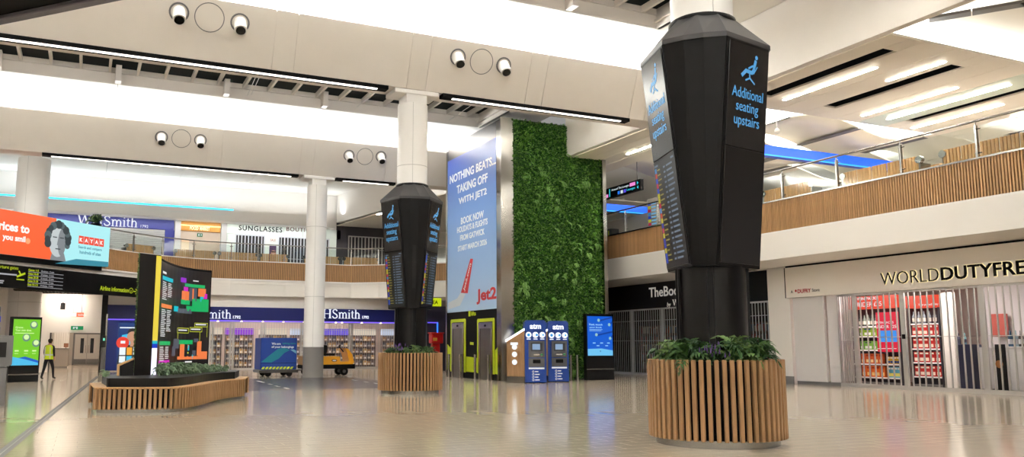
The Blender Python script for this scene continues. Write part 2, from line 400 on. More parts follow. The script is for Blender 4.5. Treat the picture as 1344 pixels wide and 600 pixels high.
# mezzanine ceiling
mz = MB().box(XB + 0.25, 46, -23, 60, 11.1, 11.2).obj('ceiling', m_ceil, kind='structure')
m_raft = M('raft_panel', (232, 222, 206), 0.5)
def raft(xs, y0, y1, slots, z=9.7, green=()):
    for x0, x1 in zip(xs[:-1], xs[1:]):
        if (x0, x1) in slots:
            a, b = slots[(x0, x1)]
            MB().box(x0, x1, y0, a, z, z + 0.06).obj('raft_panel', m_raft, mz); MB().box(x0, x1, b, y1, z, z + 0.06).obj('raft_panel', m_raft, mz)
            r = MB(); r.box(x0 - 0.02, x1 + 0.02, a - 0.02, b + 0.02, z + 0.35, z + 0.38); r.box(x0 - 0.03, x0, a, b, z + 0.061, z + 0.38); r.box(x1, x1 + 0.03, a, b, z + 0.061, z + 0.38)
            r.box(x0, x1, a - 0.03, a, z + 0.061, z + 0.38); r.box(x0, x1, b, b + 0.03, z + 0.061, z + 0.38); r.obj('black_slot', m_blackm, mz)
        else:
            MB().box(x0 + 0.015, x1 - 0.015, y0, y1, z, z + 0.06).obj('raft_panel', M('raft_green', (206, 214, 196), 0.35) if (x0, x1) in green else m_raft, mz)
raft([19.2, 19.95, 20.5, 21.8, 22.95, 23.55, 24.6, 25.75, 27.2, 27.65, 29.2, 31.0], 14.9, 21.7,
     {(19.95, 20.5): (15.75, 20.6), (22.95, 23.55): (15.85, 20.65), (27.2, 27.65): (16.2, 20.75)}, green=[(25.75, 27.2)])
raft([19.2, 20.0, 20.6, 21.4, 22.4], 24.2, 36.5, {(20.0, 20.6): (31.8, 34.5)}, 9.7)
raft([31.0, 32.6, 33.1, 35.0, 38.0], 14.9, 21.7, {(32.6, 33.1): (16.4, 20.6)}, 9.7)
raft([19.2, 22.0, 25, 30, 38.0], -20, 11.4, {}, 10.1)
for i, (y0, y1) in enumerate(((22.4, 25.4), (25.9, 28.9), (29.4, 33.0))):      # wavy ceiling shells
    for k in range(4):
        s = MB(); n = 10; xa = 23.2 + 3.6 * k
        for g, (ya, yb) in enumerate(((y0, y1),)):
            V = []
            for q in range(n + 1):
                x = xa + 3.5 * q / n; zz = 9.75 + 0.28 * math.sin((x - 23.2) * 0.9 + i)
                V += [(x, ya, zz), (x, yb, zz), (x, ya, zz + 0.06), (x, yb, zz + 0.06)]
            F_ = []
            for q in range(n):
                a = 4 * q; F_ += [(a, a + 1, a + 5, a + 4), (a + 2, a + 6, a + 7, a + 3), (a, a + 4, a + 6, a + 2), (a + 1, a + 3, a + 7, a + 5)]
            s.add(V, F_, 0, True)
        s.obj('curved_ceiling_panel', m_raft, mz)
    for xg in (26.75, 30.35):
        zz = 9.75 + 0.28 * math.sin((xg - 23.2) * 0.9 + i)
        MB().box(xg - 0.28, xg + 0.28, y0, y1, zz - 0.02, zz - 0.005).obj('grey_vent_strip', M('vent_grey', (112, 106, 100), 0.6), mz)
MB().prism([(21.0, 15.0), (21.6, 14.2), (22.3, 13.2), (22.5, 11.6), (30, 11.6), (30, 14.2), (26, 14.7), (23, 14.95)], 10.45, 10.5).obj('curved_ceiling_panel', m_raft, mz)
for (ax_, ay_), (bx_, by_) in (((20.95, 15.05), (21.55, 14.2)), ((21.55, 14.2), (22.25, 13.2)), ((22.25, 13.2), (22.45, 11.6))):
    dv = Vector((bx_ - ax_, by_ - ay_)); nv = Vector((-dv.y, dv.x)).normalized() * 0.34; gp = dv.normalized() * 0.015
    MB().prism([(ax_ + gp.x, ay_ + gp.y), (bx_ - gp.x, by_ - gp.y), (bx_ - gp.x + nv.x * -1, by_ - gp.y + nv.y * -1), (ax_ + gp.x - nv.x, ay_ + gp.y - nv.y)][::-1], 10.36, 10.44).obj('grey_vent_strip', M('vent_grey', (112, 106, 100), 0.6), mz)
area('raft_uplight', (24.5, 18.3, 9.95), (R(180), 0, 0), 10, 6, 1100)
area('raft_uplight', (29.5, 27.5, 10.15), (R(180), 0, 0), 13, 9, 2600)
area('raft_uplight', (27, 2, 10.3), (R(180), 0, 0), 14, 16, 2200)
area('raft_uplight', (20.8, 30, 9.95), (R(180), 0, 0), 3, 10, 800)
def tube_light(x, y0, y1, lab, z=9.7):
    t = thing('tube_light', lab, 'ceiling light', (x, (y0 + y1) / 2, z), 0, 'recessed strip lights of the mezzanine ceiling'); L = (y1 - y0) / 2
    MB().box(-0.075, 0.075, -L, L, -0.012, -0.002).obj('trim', m_col, t); MB().bbox(-0.055, 0.055, -L + 0.03, L - 0.03, -0.03, -0.013, 0.006).obj('diffuser', m_tube, t)
tube_light(21.1, 16.9, 20.65, 'long strip light beside the nearest black ceiling slot, by the information column')
tube_light(22.5, 15.7, 17.75, 'short strip light between the first two black ceiling slots')
tube_light(25.15, 17.2, 20.95, 'strip light just left of the pale green ceiling strip')
tube_light(26.4, 16.3, 20.9, 'strip light on the pale green ceiling strip')
tube_light(28.35, 17.8, 21.4, 'strip light to the right of the third black ceiling slot')
tube_light(30.2, 16.4, 18.8, 'strip light near the right picture edge, low over the seats')
tube_light(21.0, 27.5, 29.6, 'strip light above the hanging direction sign by the green wall')
tube_light(21.9, 25.0, 26.6, 'strip light right of the hanging direction sign')
tube_light(34.0, 17, 20.5, 'strip light furthest right over the mezzanine seats')
def blue_beam(x0, x1, y, z, lab):
    t = thing('blue_light_beam', lab, 'light', (x0, y, z))
    MB().box(0, x1 - x0, 0.02, 0.4, 0.03, 0.42).obj('body', M('blue_body', (30, 70, 200), 0.4), t)
    MB().box(0, x1 - x0, -0.02, 0.02, 0.05, 0.40).obj('lit_face', E('blue_lit', (8, 98, 255), 1.5), t)
    MB().box(0, x1 - x0, -0.05, 0.0, 0.0, 0.045).obj('lit_edge', E('blue_lit_bright', (30, 165, 255), 1.8), t)
blue_beam(23.0, 32.0, 23.7, 8.62, 'long blue glowing ceiling band above the mezzanine seats right of the near column')
blue_beam(24.3, 29.5, 37.4, 8.62, 'blue glowing ceiling band between the green wall and the near column')

# outer walls so that light stays in the hall
MB().box(-27, -25, -23, 60, 0, 13).obj('wall_left', m_white2, kind='structure')
MB().box(-27, 46, -25, -23, 0, 13).obj('wall_rear', m_white2, kind='structure')
MB().box(44, 46, -23, 60, 5.0, 13).obj('wall_right', m_white2, kind='structure')

# columns
def column(name, x, y, r, z0, z1, lab, base=None):
    t = thing(name, lab, 'column', (x, y, 0))
    MB().lathe([(r, z0 if base is None else base), (r, z1 - 0.42)], 40).lathe([(0.02, z1 - 0.42), (r, z1 - 0.42)][::-1], 40).obj('shaft', m_col, t)
    if base: MB().cyl((0, 0), r + 0.006, 0, base, 40).obj('base_cladding', M('column_grey', (132, 128, 126), 0.45), t)
    MB().box(-0.34, 0.34, -0.36, 0.36, z1 - 0.42, z1 - 0.08).obj('neck', m_col, t)
    MB().bbox(-0.75, 0.75, -0.40, 0.50, z1 - 0.14, z1, 0.02).obj('bearing_plate', m_col, t)
    for zz in (3.7, 7.0):
        if zz > z0: MB().lathe([(r + 0.002, zz), (r + 0.002, zz + 0.02)], 40).obj('joint', M('joint_grey', (190, 186, 182), 0.5), t)
    for a in (-1.9, 0.3): MB().box(r * math.cos(a) - 0.006, r * math.cos(a) + 0.006, r * math.sin(a) - 0.004, r * math.sin(a) + 0.004, base or z0, z1 - 0.42).obj('seam', M('joint_grey'), t)
    return t
column('column', 9.75, 38.95, 0.47, 0, Z_B - 0.02, 'slim white round column with grey base in front of the bookseller', 1.38)
column('column', 9.13, 24.4, 0.475, 6.2, Z_B - 0.02, 'white round column rising from the far information display')
column('column', 8.55, 9.96, 0.475, 6.2, Z_B - 0.02, 'white round column rising from the near information display')
column('column', -2.95, 50.2, 0.80, 0, Z_R, 'white round column at the left edge behind the orange advertising screen')
# ================================================================== INFORMATION TOTEMS
def seat_icon(mb, s, m=0):
    """reclining figure on a lounge seat; unit box about 1 x 1, scaled by s, centred"""
    S = lambda pts: [((x - 0.5) * s, (z - 0.5) * s) for x, z in pts]
    mb.stroke(S([(0.80, 0.80), (0.70, 0.45), (0.62, 0.38), (0.30, 0.40), (0.10, 0.22)]), 0.13 * s, -0.012, None, m)
    mb.stroke(S([(0.66, 0.62), (0.44, 0.50)]), 0.07 * s, -0.0125, None, m)
    mb.disc((0.84 - 0.5) * s, (0.93 - 0.5) * s, 0.075 * s, -0.012, None, 14, m)
    mb.stroke(S([(0.72, 0.36), (0.90, 0.62)]), 0.045 * s, -0.0122, None, m)
    mb.stroke(S([(0.50, 0.34), (0.52, 0.16)]), 0.06 * s, -0.0124, None, m)
    mb.stroke(S([(0.30, 0.08), (0.52, 0.18), (0.78, 0.02)]), 0.06 * s, -0.0126, None, m)
LISTC = [(40, 90, 235), (90, 170, 240), (235, 80, 50), (235, 225, 60), (230, 40, 90), (50, 60, 200), (240, 150, 50)]
m_list = [E('list_%d' % i, c, 0.5) for i, c in enumerate(LISTC)]
m_ltxt = E('list_text', (140, 165, 190), 0.4); m_ytxt = E('list_yellow', (200, 190, 80), 0.4)
def totem(x, y, rot, lab, lists, dim):
    t = thing('information_totem', lab, 'display', (x, y, 0), rot)
    zb, zt, at, ab, w = 2.55, 5.92, 0.83, 0.49, 0.515
    def lvl(a, wf, Rf, sf, z):
        P = []
        for k in range(3):
            th = R(120 * k); n = Vector((math.cos(th), math.sin(th), 0)); tt = Vector((-n.y, n.x, 0))
            m = Vector((math.cos(th + R(60)), math.sin(th + R(60)), 0)); tm_ = Vector((-m.y, m.x, 0))
            P += [n * a - tt * wf, n * a + tt * wf, m * Rf - tm_ * sf, m * Rf + tm_ * sf]
        return [tuple(p + Vector((0, 0, z))) for p in P]
    b = MB(); N = 12
    T = lvl(at, w, 0.93, 0.145, zt); B = lvl(ab, w, 0.70, 0.05, zb)
    b.add(B + T, [(i, (i + 1) % N, N + (i + 1) % N, N + i) for i in range(N)] + [list(range(N - 1, -1, -1))], 0)
    b.obj('shroud', m_shroud, t)
    T0 = lvl(at + 0.012, w + 0.012, 0.945, 0.145, zt - 0.06); T1 = lvl(at + 0.012, w + 0.012, 0.945, 0.145, zt + 0.015)
    C = []
    for k in range(3):
        for o in (-24, 24, 60, 60.5): a = R(120 * k + o); C.append((0.50 * math.cos(a), 0.50 * math.sin(a), 6.40))
    cap = MB(); cap.add(T0 + T1, [(i, (i + 1) % N, N + (i + 1) % N, N + i) for i in range(N)])
    cap.add(T1 + C, [(i, (i + 1) % N, N + (i + 1) % N, N + i) for i in range(N)]); cap.obj('faceted_cap', m_gun, t)
    MB().lathe([(0.47, 6.30), (0.515, 6.37), (0.515, 6.42), (0.48, 6.44)], 36).obj('collar', m_black, t)
    cl = MB(); cl.lathe([(0.50, 1.0), (0.50, zb + 0.02)], 48); cl.obj('column_cladding', M('cladding_black', (12, 10, 11), 0.3, spec=0.3), t)
    for a in (40, 52, 128, 140, 232, 244, 300, 312):
        an = R(a); MB().box(-0.012, 0.012, -0.03, 0.03, 1.0, zb).obj('cladding_fin', m_black, t, (0.51 * math.cos(an), 0.51 * math.sin(an), 0), an + R(90))
    for k in range(3):
        th = R(120 * k); n0 = Vector((math.cos(th), math.sin(th), 0)); L = Vector((at - ab, 0, zt - zb)).length
        up = (n0 * (at - ab) + Vector((0, 0, zt - zb))) / L; xx = Vector((0, 0, 1)).cross(n0); n = xx.cross(up) * -1
        n = up.cross(xx) * -1 if (up.cross(xx)).dot(n0) < 0 else up.cross(xx)
        org = n0 * ab + Vector((0, 0, zb)); mt = Matrix(((xx.x, -n.x, up.x, org.x), (xx.y, -n.y, up.y, org.y), (xx.z, -n.z, up.z, org.z), (0, 0, 0, 1)))
        sp_ = L * 0.515
        fr = MB(); fr.box(-w + 0.02, w - 0.02, -0.012, 0.0, 0.03, L - 0.05); fr.obj('bezel', m_black, t, matrix=mt)
        pn = MB().bbox(-w + 0.05, w - 0.05, -0.03, -0.011, sp_ + 0.008, L - 0.09, 0.006).obj('sign_panel', m_panel, t, matrix=mt)
        pr_ = MB()
        ic = MB(); seat_icon(ic, 0.44); i2 = MB(); i2.add([(v[0] + 0.02, v[1] - 0.022, v[2] + L - 0.44) for v in ic.v], ic.f); i2.obj('seat_symbol', m_cyan, pn)
        for i, (s, ww) in enumerate((('Additional', 0.74), ('seating', 0.53), ('upstairs', 0.60))):
            MB().text(s, 0, L - (0.90, 1.145, 1.35)[i], w=ww, h=(0.155, 0.19, 0.19)[i], y=-0.031, d=0.004, align='c').obj('lettering', m_cyan, pn)
        sc = MB().bbox(-w + 0.05, w - 0.05, -0.03, -0.011, 0.05, sp_ - 0.008, 0.006).obj('departure_screen', m_screen_off, t, matrix=mt)
        if lists[k]:
            li = MB(); rows = 19; top = sp_ - 0.12; dz = (sp_ - 0.25) / rows
            li.rect(-w + 0.10, -w + 0.25, top + 0.02, top + 0.05, -0.0345, 7); li.rect(0.30, 0.42, top + 0.02, top + 0.05, -0.0345, 7)
            for r_ in range(rows):
                z1 = top - dz * r_; cidx = [0, 0, 1, 2, 0, 4, 0, 3, 3, 4, 1, 2, 3, 5, 4, 3, 5, 5, 3][(r_ + k) % 19]
                li.rect(-w + 0.09, -w + 0.17, z1 - dz * 0.95, z1, -0.0345, cidx)
                li.rect(-w + 0.19, -w + 0.19 + rnd.uniform(0.10, 0.18), z1 - dz * 0.62, z1 - dz * 0.34, -0.0345, 8)
                li.rect(-0.05, 0.03, z1 - dz * 0.66, z1 - dz * 0.30, -0.0345, 7)
                li.rect(0.08, 0.08 + rnd.uniform(0.2, 0.3), z1 - dz * 0.66, z1 - dz * 0.30, -0.0345, 7)
            li.obj('flight_list', m_list + [m_ltxt, m_ytxt], sc, kind='stuff')
    # speaker slot on the folded corner
    if dim:
        for k in range(3):
            th = R(120 * k + 60); m = Vector((math.cos(th), math.sin(th), 0))
            for o, ww, d in ((-0.13, 0.035, 0.0), (0.0, 0.05, 0.02), (0.13, 0.035, 0.0)):
                tm_ = Vector((-m.y, m.x, 0))
                fm = MB(); zz0, zz1 = 3.15, 4.45
                r0, r1 = 0.70 + (0.93 - 0.70) * (zz0 - zb) / 3.3 + d - 0.02, 0.70 + (0.93 - 0.70) * (zz1 - zb) / 3.3 + d - 0.02
                f = 0.75 + 0.25 * 1
                A = [m * r + tm_ * (o * 0.6 + s * ww) + Vector((0, 0, z)) for z, r in ((zz0, r0), (zz1, r1)) for s in (-1, 1)]
                Bk = [p - m * 0.12 for p in A]
                fm.add(A + Bk, [(0, 1, 3, 2), (1, 5, 7, 3), (4, 0, 2, 6), (2, 3, 7, 6), (0, 4, 5, 1)]); fm.obj('speaker_slot', m_blackm if o else m_black, t)
    return t
totem(8.55, 9.96, R(-78.3), 'tall black three-sided display totem, the near one, on a wooden planter', (False, True, True), False)
totem(9.13, 24.4, R(-44.5), 'black three-sided display totem in the distance between slim column and tall advert', (True, True, True), True)

# ================================================================== ROUND PLANTERS
slat_me = MB().bbox(-0.03, 0.03, -0.03, 0.03, 0.10, 1.215, 0.008).mesh('slat', [m_oak])
def round_planter(x, y, lab, r=0.955, n=58, ph=0.0):
    t = thing('round_planter', lab, 'planter', (x, y, 0), 0, None)
    MB().lathe([(r - 0.075, 0.0), (r - 0.075, 0.125)], 64).obj('steel_plinth', m_steel, t)
    MB().lathe([(r - 0.05, 0.115), (r - 0.045, 1.19), (r - 0.09, 1.19), (r - 0.09, 1.08)], 64).obj('liner', m_blackm, t)
    MB().lathe([(0.02, 1.12), (r - 0.08, 1.08)][::-1], 40).obj('soil', m_soil, t)
    for i in range(n):
        a = 2 * math.pi * i / n + ph
        put('slat', slat_me, t, (r * math.cos(a), r * math.sin(a), 0), a + R(90))
    return t
NP, FP_ = (8.55, 9.96), (9.13, 24.4)
round_planter(*NP, 'round planter clad in vertical wooden slats under the near display totem', ph=0.02)
round_planter(*FP_, 'round wooden slatted planter under the distant display totem', ph=0.05)

# ================================================================== PLANTS
GREENS = [(50, 84, 40), (70, 104, 50), (42, 72, 38), (104, 130, 70)]
m_leaf = [M('leaf_%d' % i, c, 0.5, vary=0.25, vscale=8, vrand=0.18) for i, c in enumerate(GREENS)]
m_leaf_g = M('leaf_greygreen', (124, 150, 116), 0.55, vary=0.25, vscale=9, vrand=0.2)
m_purple = M('lavender', (112, 78, 150), 0.6, vary=0.2)
def frond_mesh(L, wd, arch, mat, pairs=8, seed=0):
    r_ = random.Random(seed); b = MB(); P = []
    for i in range(pairs + 1):
        s = i / pairs; P.append(Vector((L * s * (0.95 - 0.2 * s), 0, arch * math.sin(math.pi * s * 0.75) - 0.28 * L * s * s)))
    for i in range(pairs):
        p, q = P[i], P[i + 1]; b.add([p + Vector((0, -0.004, 0)), p + Vector((0, 0.004, 0)), q + Vector((0, 0.004, 0)), q + Vector((0, -0.004, 0))], [(0, 1, 2, 3)])
    for i in range(1, pairs + 1):
        s = i / pairs; ww = wd * math.sin(math.pi * min(1, 0.18 + 0.82 * s)) ** 0.6 + 0.02
        p = P[i] ; d = (P[i] - P[i - 1])
        for sg in (-1, 1):
            tip = p + Vector((ww * 0.55, sg * ww, -0.02 - 0.2 * ww + r_.uniform(-0.012, 0.012)))
            b.add([p - d * 0.75, p + Vector((ww * 0.1, sg * ww * 0.55, 0.012)) - d * 0.7, tip, p + Vector((ww * 0.35, sg * ww * 0.4, 0.012))], [(0, 1, 2, 3) if sg < 0 else (3, 2, 1, 0)])
    tip = P[-1] + (P[-1] - P[-2]) * 0.9; b.add([P[-1] + Vector((0, -0.02, 0)), tip, P[-1] + Vector((0, 0.02, 0))], [(0, 1, 2)])
    return b.mesh('frond', [mat])
FR = [[frond_mesh(0.46, 0.085, 0.15, m_leaf[i], 8, i), frond_mesh(0.38, 0.07, 0.24, m_leaf[(i + 1) % 4], 7, i + 5), frond_mesh(0.28, 0.06, 0.26, m_leaf[i], 6, i + 9)] for i in range(4)]
FG = [[frond_mesh(0.30, 0.05, 0.16, m_leaf_g, 6, 30 + i), frond_mesh(0.22, 0.045, 0.18, m_leaf_g, 5, 40 + i)] for i in range(2)]
def fern(x, y, z, sc, set_, n, lab, seed, group=None, name='fern'):
    r_ = random.Random(seed); t = thing(name, lab, 'plant', (x, y, z), r_.uniform(0, 6), group)
    for i in range(n):
        me = set_[r_.randrange(len(set_))]
        o = put('frond', me, t); e = r_.uniform(-0.55, 0.15) if i < n * 0.5 else r_.uniform(-1.2, -0.55)
        o.rotation_euler = (r_.uniform(-0.3, 0.3), e, i * 2.399 + r_.uniform(-0.3, 0.3)); s = sc * r_.uniform(0.75, 1.12); o.scale = (s, s, s)
    return t
def around(c, az, rr): a = R(az); return (c[0] + rr * math.sin(a), c[1] + rr * math.cos(a))
toc = 220.6                                              # bearing from the near planter to the camera
for az, rr, sc, st, n, lab, sd in ((toc + 58, 0.68, 1.0, 3, 24, 'dark leafy fern at the left rim of the near round planter', 1), (toc + 30, 0.66, 1.05, 1, 26, 'bright green fern left of the lavender in the near round planter', 2),
        (toc - 26, 0.66, 1.1, 3, 28, 'large light green fern right of the lavender in the near round planter', 3), (toc - 54, 0.70, 1.05, 0, 26, 'drooping green fern at the right rim of the near round planter', 4),
        (toc + 8, 0.60, 0.45, 2, 10, 'small dark fern low in front of the black column in the near planter', 5)):
    px_, py_ = around(NP, az, rr); fern(px_, py_, 1.13, sc * 1.2, FR[st], n, lab, sd)
def lavender(x, y, z, lab, seed, s=1.0):
    r_ = random.Random(seed); t = thing('lavender_plant', lab, 'plant', (x, y, z))
    st, fl_ = MB(), MB()
    for i in range(26):
        a = r_.uniform(0, 6.28); rr = r_.uniform(0, 0.14) * s; tip = Vector((rr * 1.7 * math.cos(a), rr * 1.7 * math.sin(a), r_.uniform(0.18, 0.34) * s)); b0 = Vector((rr * 0.5 * math.cos(a), rr * 0.5 * math.sin(a), 0))
        st.tube(b0, tip, 0.005, 4, 0, None, False)
        for q in range(4):
            p = b0.lerp(tip, 0.3 + 0.15 * q); d = Vector((r_.uniform(-1, 1), r_.uniform(-1, 1), 0.5)) * 0.05 * s
            st.add([p, p + d + Vector((0.012, 0, 0)), p + d * 1.3, p + d - Vector((0.012, 0, 0))], [(0, 1, 2, 3)])
        fl_.tube(tip - Vector((0, 0, 0.05 * s)), tip + Vector((0, 0, 0.02 * s)), 0.013 * s, 5, 0, 0.004)
    st.obj('stems', m_leaf[2], t, kind='stuff'); fl_.obj('blossoms', m_purple, t, kind='stuff')
px_, py_ = around(NP, toc + 2, 0.72); lavender(px_, py_, 1.12, 'purple lavender plant in the middle of the near round planter', 3)
toc2 = 200.5
for i, (da, st, lab) in enumerate(((62, 0, 'leafy plant at the far left rim of the distant round planter'), (36, 2, 'second leafy plant from the left in the distant round planter'), (10, 1, 'middle leafy plant in the distant round planter'),
        (-14, 3, 'tallest light fern right of centre in the distant round planter'), (-40, 0, 'leafy plant right of the tall fern in the distant planter'), (-64, 2, 'leafy plant at the far right rim of the distant round planter'))):
    px_, py_ = around(FP_, toc2 + da, 0.70); fern(px_, py_, 1.12, 0.85 if i != 3 else 1.0, FR[st], 20, lab, 20 + i)
px_, py_ = around(FP_, toc2 + 24, 0.75); lavender(px_, py_, 1.12, 'purple lavender left of centre in the distant round planter', 8, 1.1)

# ================================================================== MAP BOARD AND CURVED PLANTER
def smooth_path(pts, n=8):
    out = []
    P = [Vector((*p, 0)) for p in pts]; P = [P[0] * 2 - P[1]] + P + [P[-1] * 2 - P[-2]]
    for i in range(1, len(P) - 2):
        for k in range(n):
            t = k / n; a, b, c, d = P[i - 1], P[i], P[i + 1], P[i + 2]
            out.append(0.5 * ((2 * b) + (c - a) * t + (2 * a - 5 * b + 4 * c - d) * t * t + (3 * b - a - 3 * c + d) * t ** 3))
    out.append(P[-2]); return out
def resample(path, step):
    out = [path[0].copy()]; acc = 0
    for a, b in zip(path[:-1], path[1:]):
        L = (b - a).length
        while L > 0 and acc + L >= step:
            f = (step - acc) / L; a = a + (b - a) * f; out.append(a.copy()); L = (b - a).length; acc = 0
        acc += L
    return out
fl = lambda px, py: tuple(floor_pt(px, py).xy)
front = [fl(123, 542.5), fl(150, 542.7), fl(190, 542.4), fl(225, 541.8)]
f2 = [fl(247, 539.5), fl(266, 535.5), fl(285, 529.5), fl(303, 526), fl(322, 523.5)]
outline_front = smooth_path([(front[0][0] - 0.05, front[0][1] + 0.25)] + front + f2, 6)
back = [Vector((4.45, 25.3, 0)), Vector((3.7, 26.5, 0)), Vector((1.5, 25.0, 0)), Vector((0.15, 22.3, 0))]
outline = outline_front + back
def offset(poly, d):
    c = sum(poly, Vector()) / len(poly); out = []
    n = len(poly)
    for i in range(n):
        t = (poly[(i + 1) % n] - poly[i - 1]).normalized(); out.append(poly[i] + Vector((-t.y, t.x, 0)) * d)
    return out
mp = thing('curved_planter', 'low curved planter with wooden slats and black trough under the map board', 'planter', (0, 0, 0))
inn = offset(outline, 0.10); inn2 = offset(outline, 0.30); inn3 = offset(outline, 0.04)
MB().prism([tuple(p.xy) for p in inn], 0, 0.10).obj('steel_plinth', m_steel, mp)
MB().prism([tuple(p.xy) for p in inn], 0.10, 0.50).obj('core', m_blackm, mp)
MB().prism([tuple(p.xy) for p in inn3], 0.50, 0.535).obj('timber_ledge', m_oak_l, mp)
MB().prism([tuple(p.xy) for p in inn2], 0.535, 0.72).obj('black_trough', m_black, mp)
sl2 = MB().bbox(-0.03, 0.03, -0.03, 0.03, 0.07, 0.52, 0.006).mesh('slat', [m_oak])
rs = resample([p for p in offset(outline, 0.05)][:len(outline_front)] , 0.105)
for i, p in enumerate(rs):
    a = rs[max(0, i - 1)]; b = rs[min(len(rs) - 1, i + 1)]; put('slat', sl2, mp, (p.x, p.y, 0), math.atan2(b.y - a.y, b.x - a.x))
for i, p in enumerate(resample([inn3[len(outline_front) + k] for k in (0, 1, 2, 3)], 0.105)): put('slat', sl2, mp, (p.x, p.y, 0), 0.5)
# the board: curved screen, thick black end, hedge behind
mb_ = thing('map_board', 'large black information board with a lit floor map standing in the curved planter', 'display', (0, 0, 0))
BL = 1.58; BY = 21.95
import numpy as np
_U = [0.0, 0.055, 0.22, 0.425, 0.63, 1.0]
_CX = np.polyfit(_U, [1.56, 1.66, 1.95, 2.32, 2.69, 3.31], 3); _CY = np.polyfit(_U, [22.0, 22.4, 23.54, 24.47, 25.07, 25.55], 3)
def face_pt(u, z):                                       # screen surface, concave in plan
    return Vector((float(np.polyval(_CX, u)), float(np.polyval(_CY, u)), z))
def face_nrm(u):
    a, b = face_pt(u - 0.01, 0), face_pt(u + 0.01, 0); d = (b - a).normalized(); return Vector((d.y, -d.x, 0))
NU = 14; ZB0, ZTOP = 0.60, 3.62
fr_, bk_ = [], []
Zt = lambda u: ZTOP
body = MB(); V = []
for i in range(NU + 1):
    u = i / NU; p = face_pt(u, 0); n = face_nrm(u); q = p - n * (0.30 - 0.18 * u)
    V += [(p.x, p.y, ZB0), (p.x, p.y, ZTOP), (q.x, q.y, ZTOP), (q.x, q.y, ZB0)]
F_ = []
for i in range(NU):
    a = 4 * i; F_ += [(a, a + 4, a + 5, a + 1), (a + 1, a + 5, a + 6, a + 2), (a + 2, a + 6, a + 7, a + 3)]
F_ += [(0, 1, 2, 3), (4 * NU + 3, 4 * NU + 2, 4 * NU + 1, 4 * NU)]
body.add(V, F_); body.obj('board_body', m_blackm, mb_)
SC = [(1.12, 21.62), (1.63, 21.99), (1.60, 22.45), (1.19, 22.05)]; sb = MB(); sb.prism(SC, ZB0, ZTOP + 0.02); sb.obj('side_casing', m_black, mb_)
def warp(mb, d):
    o = MB(); o.f = mb.f; o.m = mb.m; o.sm = mb.sm
    for x, y, z in mb.v:
        p = face_pt(x, z); n = face_nrm(x); o.v.append(tuple(p + n * (d - y))); 
    return o
sc = MB(); n = 14
for i in range(n): sc.rect(0.045 + 0.94 * i / n, 0.045 + 0.94 * (i + 1) / n, ZB0 + 0.05, ZTOP - 0.06, 0.0, 0)
scr = warp(sc, 0.006).obj('map_screen', M('map_bg', (30, 26, 28), 0.3, emit=(30, 26, 28), es=0.5), mb_)
MC = dict(y=(238, 214, 70), c=(20, 190, 205), o=(244, 128, 70), g=(24, 180, 100), mg=(214, 36, 190), w=(235, 235, 235), s=(84, 88, 100), k=(30, 30, 34), wl=(240, 236, 255), yl=(210, 220, 60), pr=(150, 40, 200), b=(20, 60, 200))
mk = list(MC); mm = [E('map_' + k, MC[k], 0.95 if k not in ('wl',) else 1.4) for k in mk]; ix = {k: i for i, k in enumerate(mk)}
pt = MB(); H0, HH = ZB0 + 0.05, ZTOP - 0.06 - ZB0 - 0.05
def mr(u0, u1, v0, v1, c):
    k = max(1, int((u1 - u0) / 0.07 + 0.5))
    for i in range(k): pt.rect(u0 + (u1 - u0) * i / k, u0 + (u1 - u0) * (i + 1) / k, H0 + HH * v0, H0 + HH * v1, -0.003, ix[c])
ed = MB(); e0, e1 = Vector((1.12, 21.62, 0)).lerp(Vector((1.63, 21.99, 0)), 0.77), Vector((1.63, 21.99, 0)); en = Vector((0.37, -0.51, 0)).normalized() * 0.012
for v0, v1, c in ((0.0, 0.24, 'wl'), (0.24, 0.275, 'b'), (0.275, 0.30, 'c'), (0.30, 1.0, 'y')):
    P = [e0 + en, e1 + en, e1 - en, e0 - en]; ed.prism([tuple(p.xy) for p in P], ZB0 + 0.05 + (ZTOP - ZB0 - 0.05) * v0, ZB0 + 0.05 + (ZTOP - ZB0 - 0.05) * v1, ix[c])
ed.obj('lit_edge_strip', mm, mb_)
for v0, c, nr, two in ((0.845, 'c', 10, 1), (0.60, 'o', 15, 1), (0.27, 'g', 8, 1), (0.10, 'mg', 3, 0)):
    mr(0.10, 0.30, v0, v0 + 0.035, c)
    for i in range(nr):
        v = v0 - 0.022 - 0.0165 * i
        mr(0.11, 0.11 + rnd.uniform(0.06, 0.09), v, v + 0.007, 'w')
        if two and i < nr * 0.8: mr(0.215, 0.215 + rnd.uniform(0.05, 0.08), v, v + 0.007, 'w')
mr(0.10, 0.17, 0.90, 0.92, 'w'); mr(0.66, 0.76, 0.895, 0.905, 'w'); mr(0.58, 0.70, 0.105, 0.118, 'w')
# upper map
for r_ in ((0.52, 0.88, 0.835, 0.865, 'g'), (0.50, 0.58, 0.79, 0.83, 'mg'), (0.47, 0.60, 0.70, 0.79, 'o'), (0.60, 0.74, 0.70, 0.83, 's'), (0.64, 0.70, 0.72, 0.82, 'o'), (0.76, 0.90, 0.75, 0.83, 'o'), (0.86, 0.93, 0.73, 0.78, 'mg'),
           (0.62, 0.66, 0.76, 0.80, 'w'), (0.70, 0.74, 0.77, 0.82, 'c'), (0.46, 0.62, 0.66, 0.705, 'g'), (0.66, 0.96, 0.635, 0.725, 'g'), (0.56, 0.96, 0.60, 0.65, 'g'), (0.40, 0.66, 0.575, 0.62, 's'), (0.34, 0.42, 0.585, 0.635, 'c'), (0.80, 0.86, 0.70, 0.75, 'c'), (0.44, 0.54, 0.87, 0.915, 'pr')): mr(*r_)
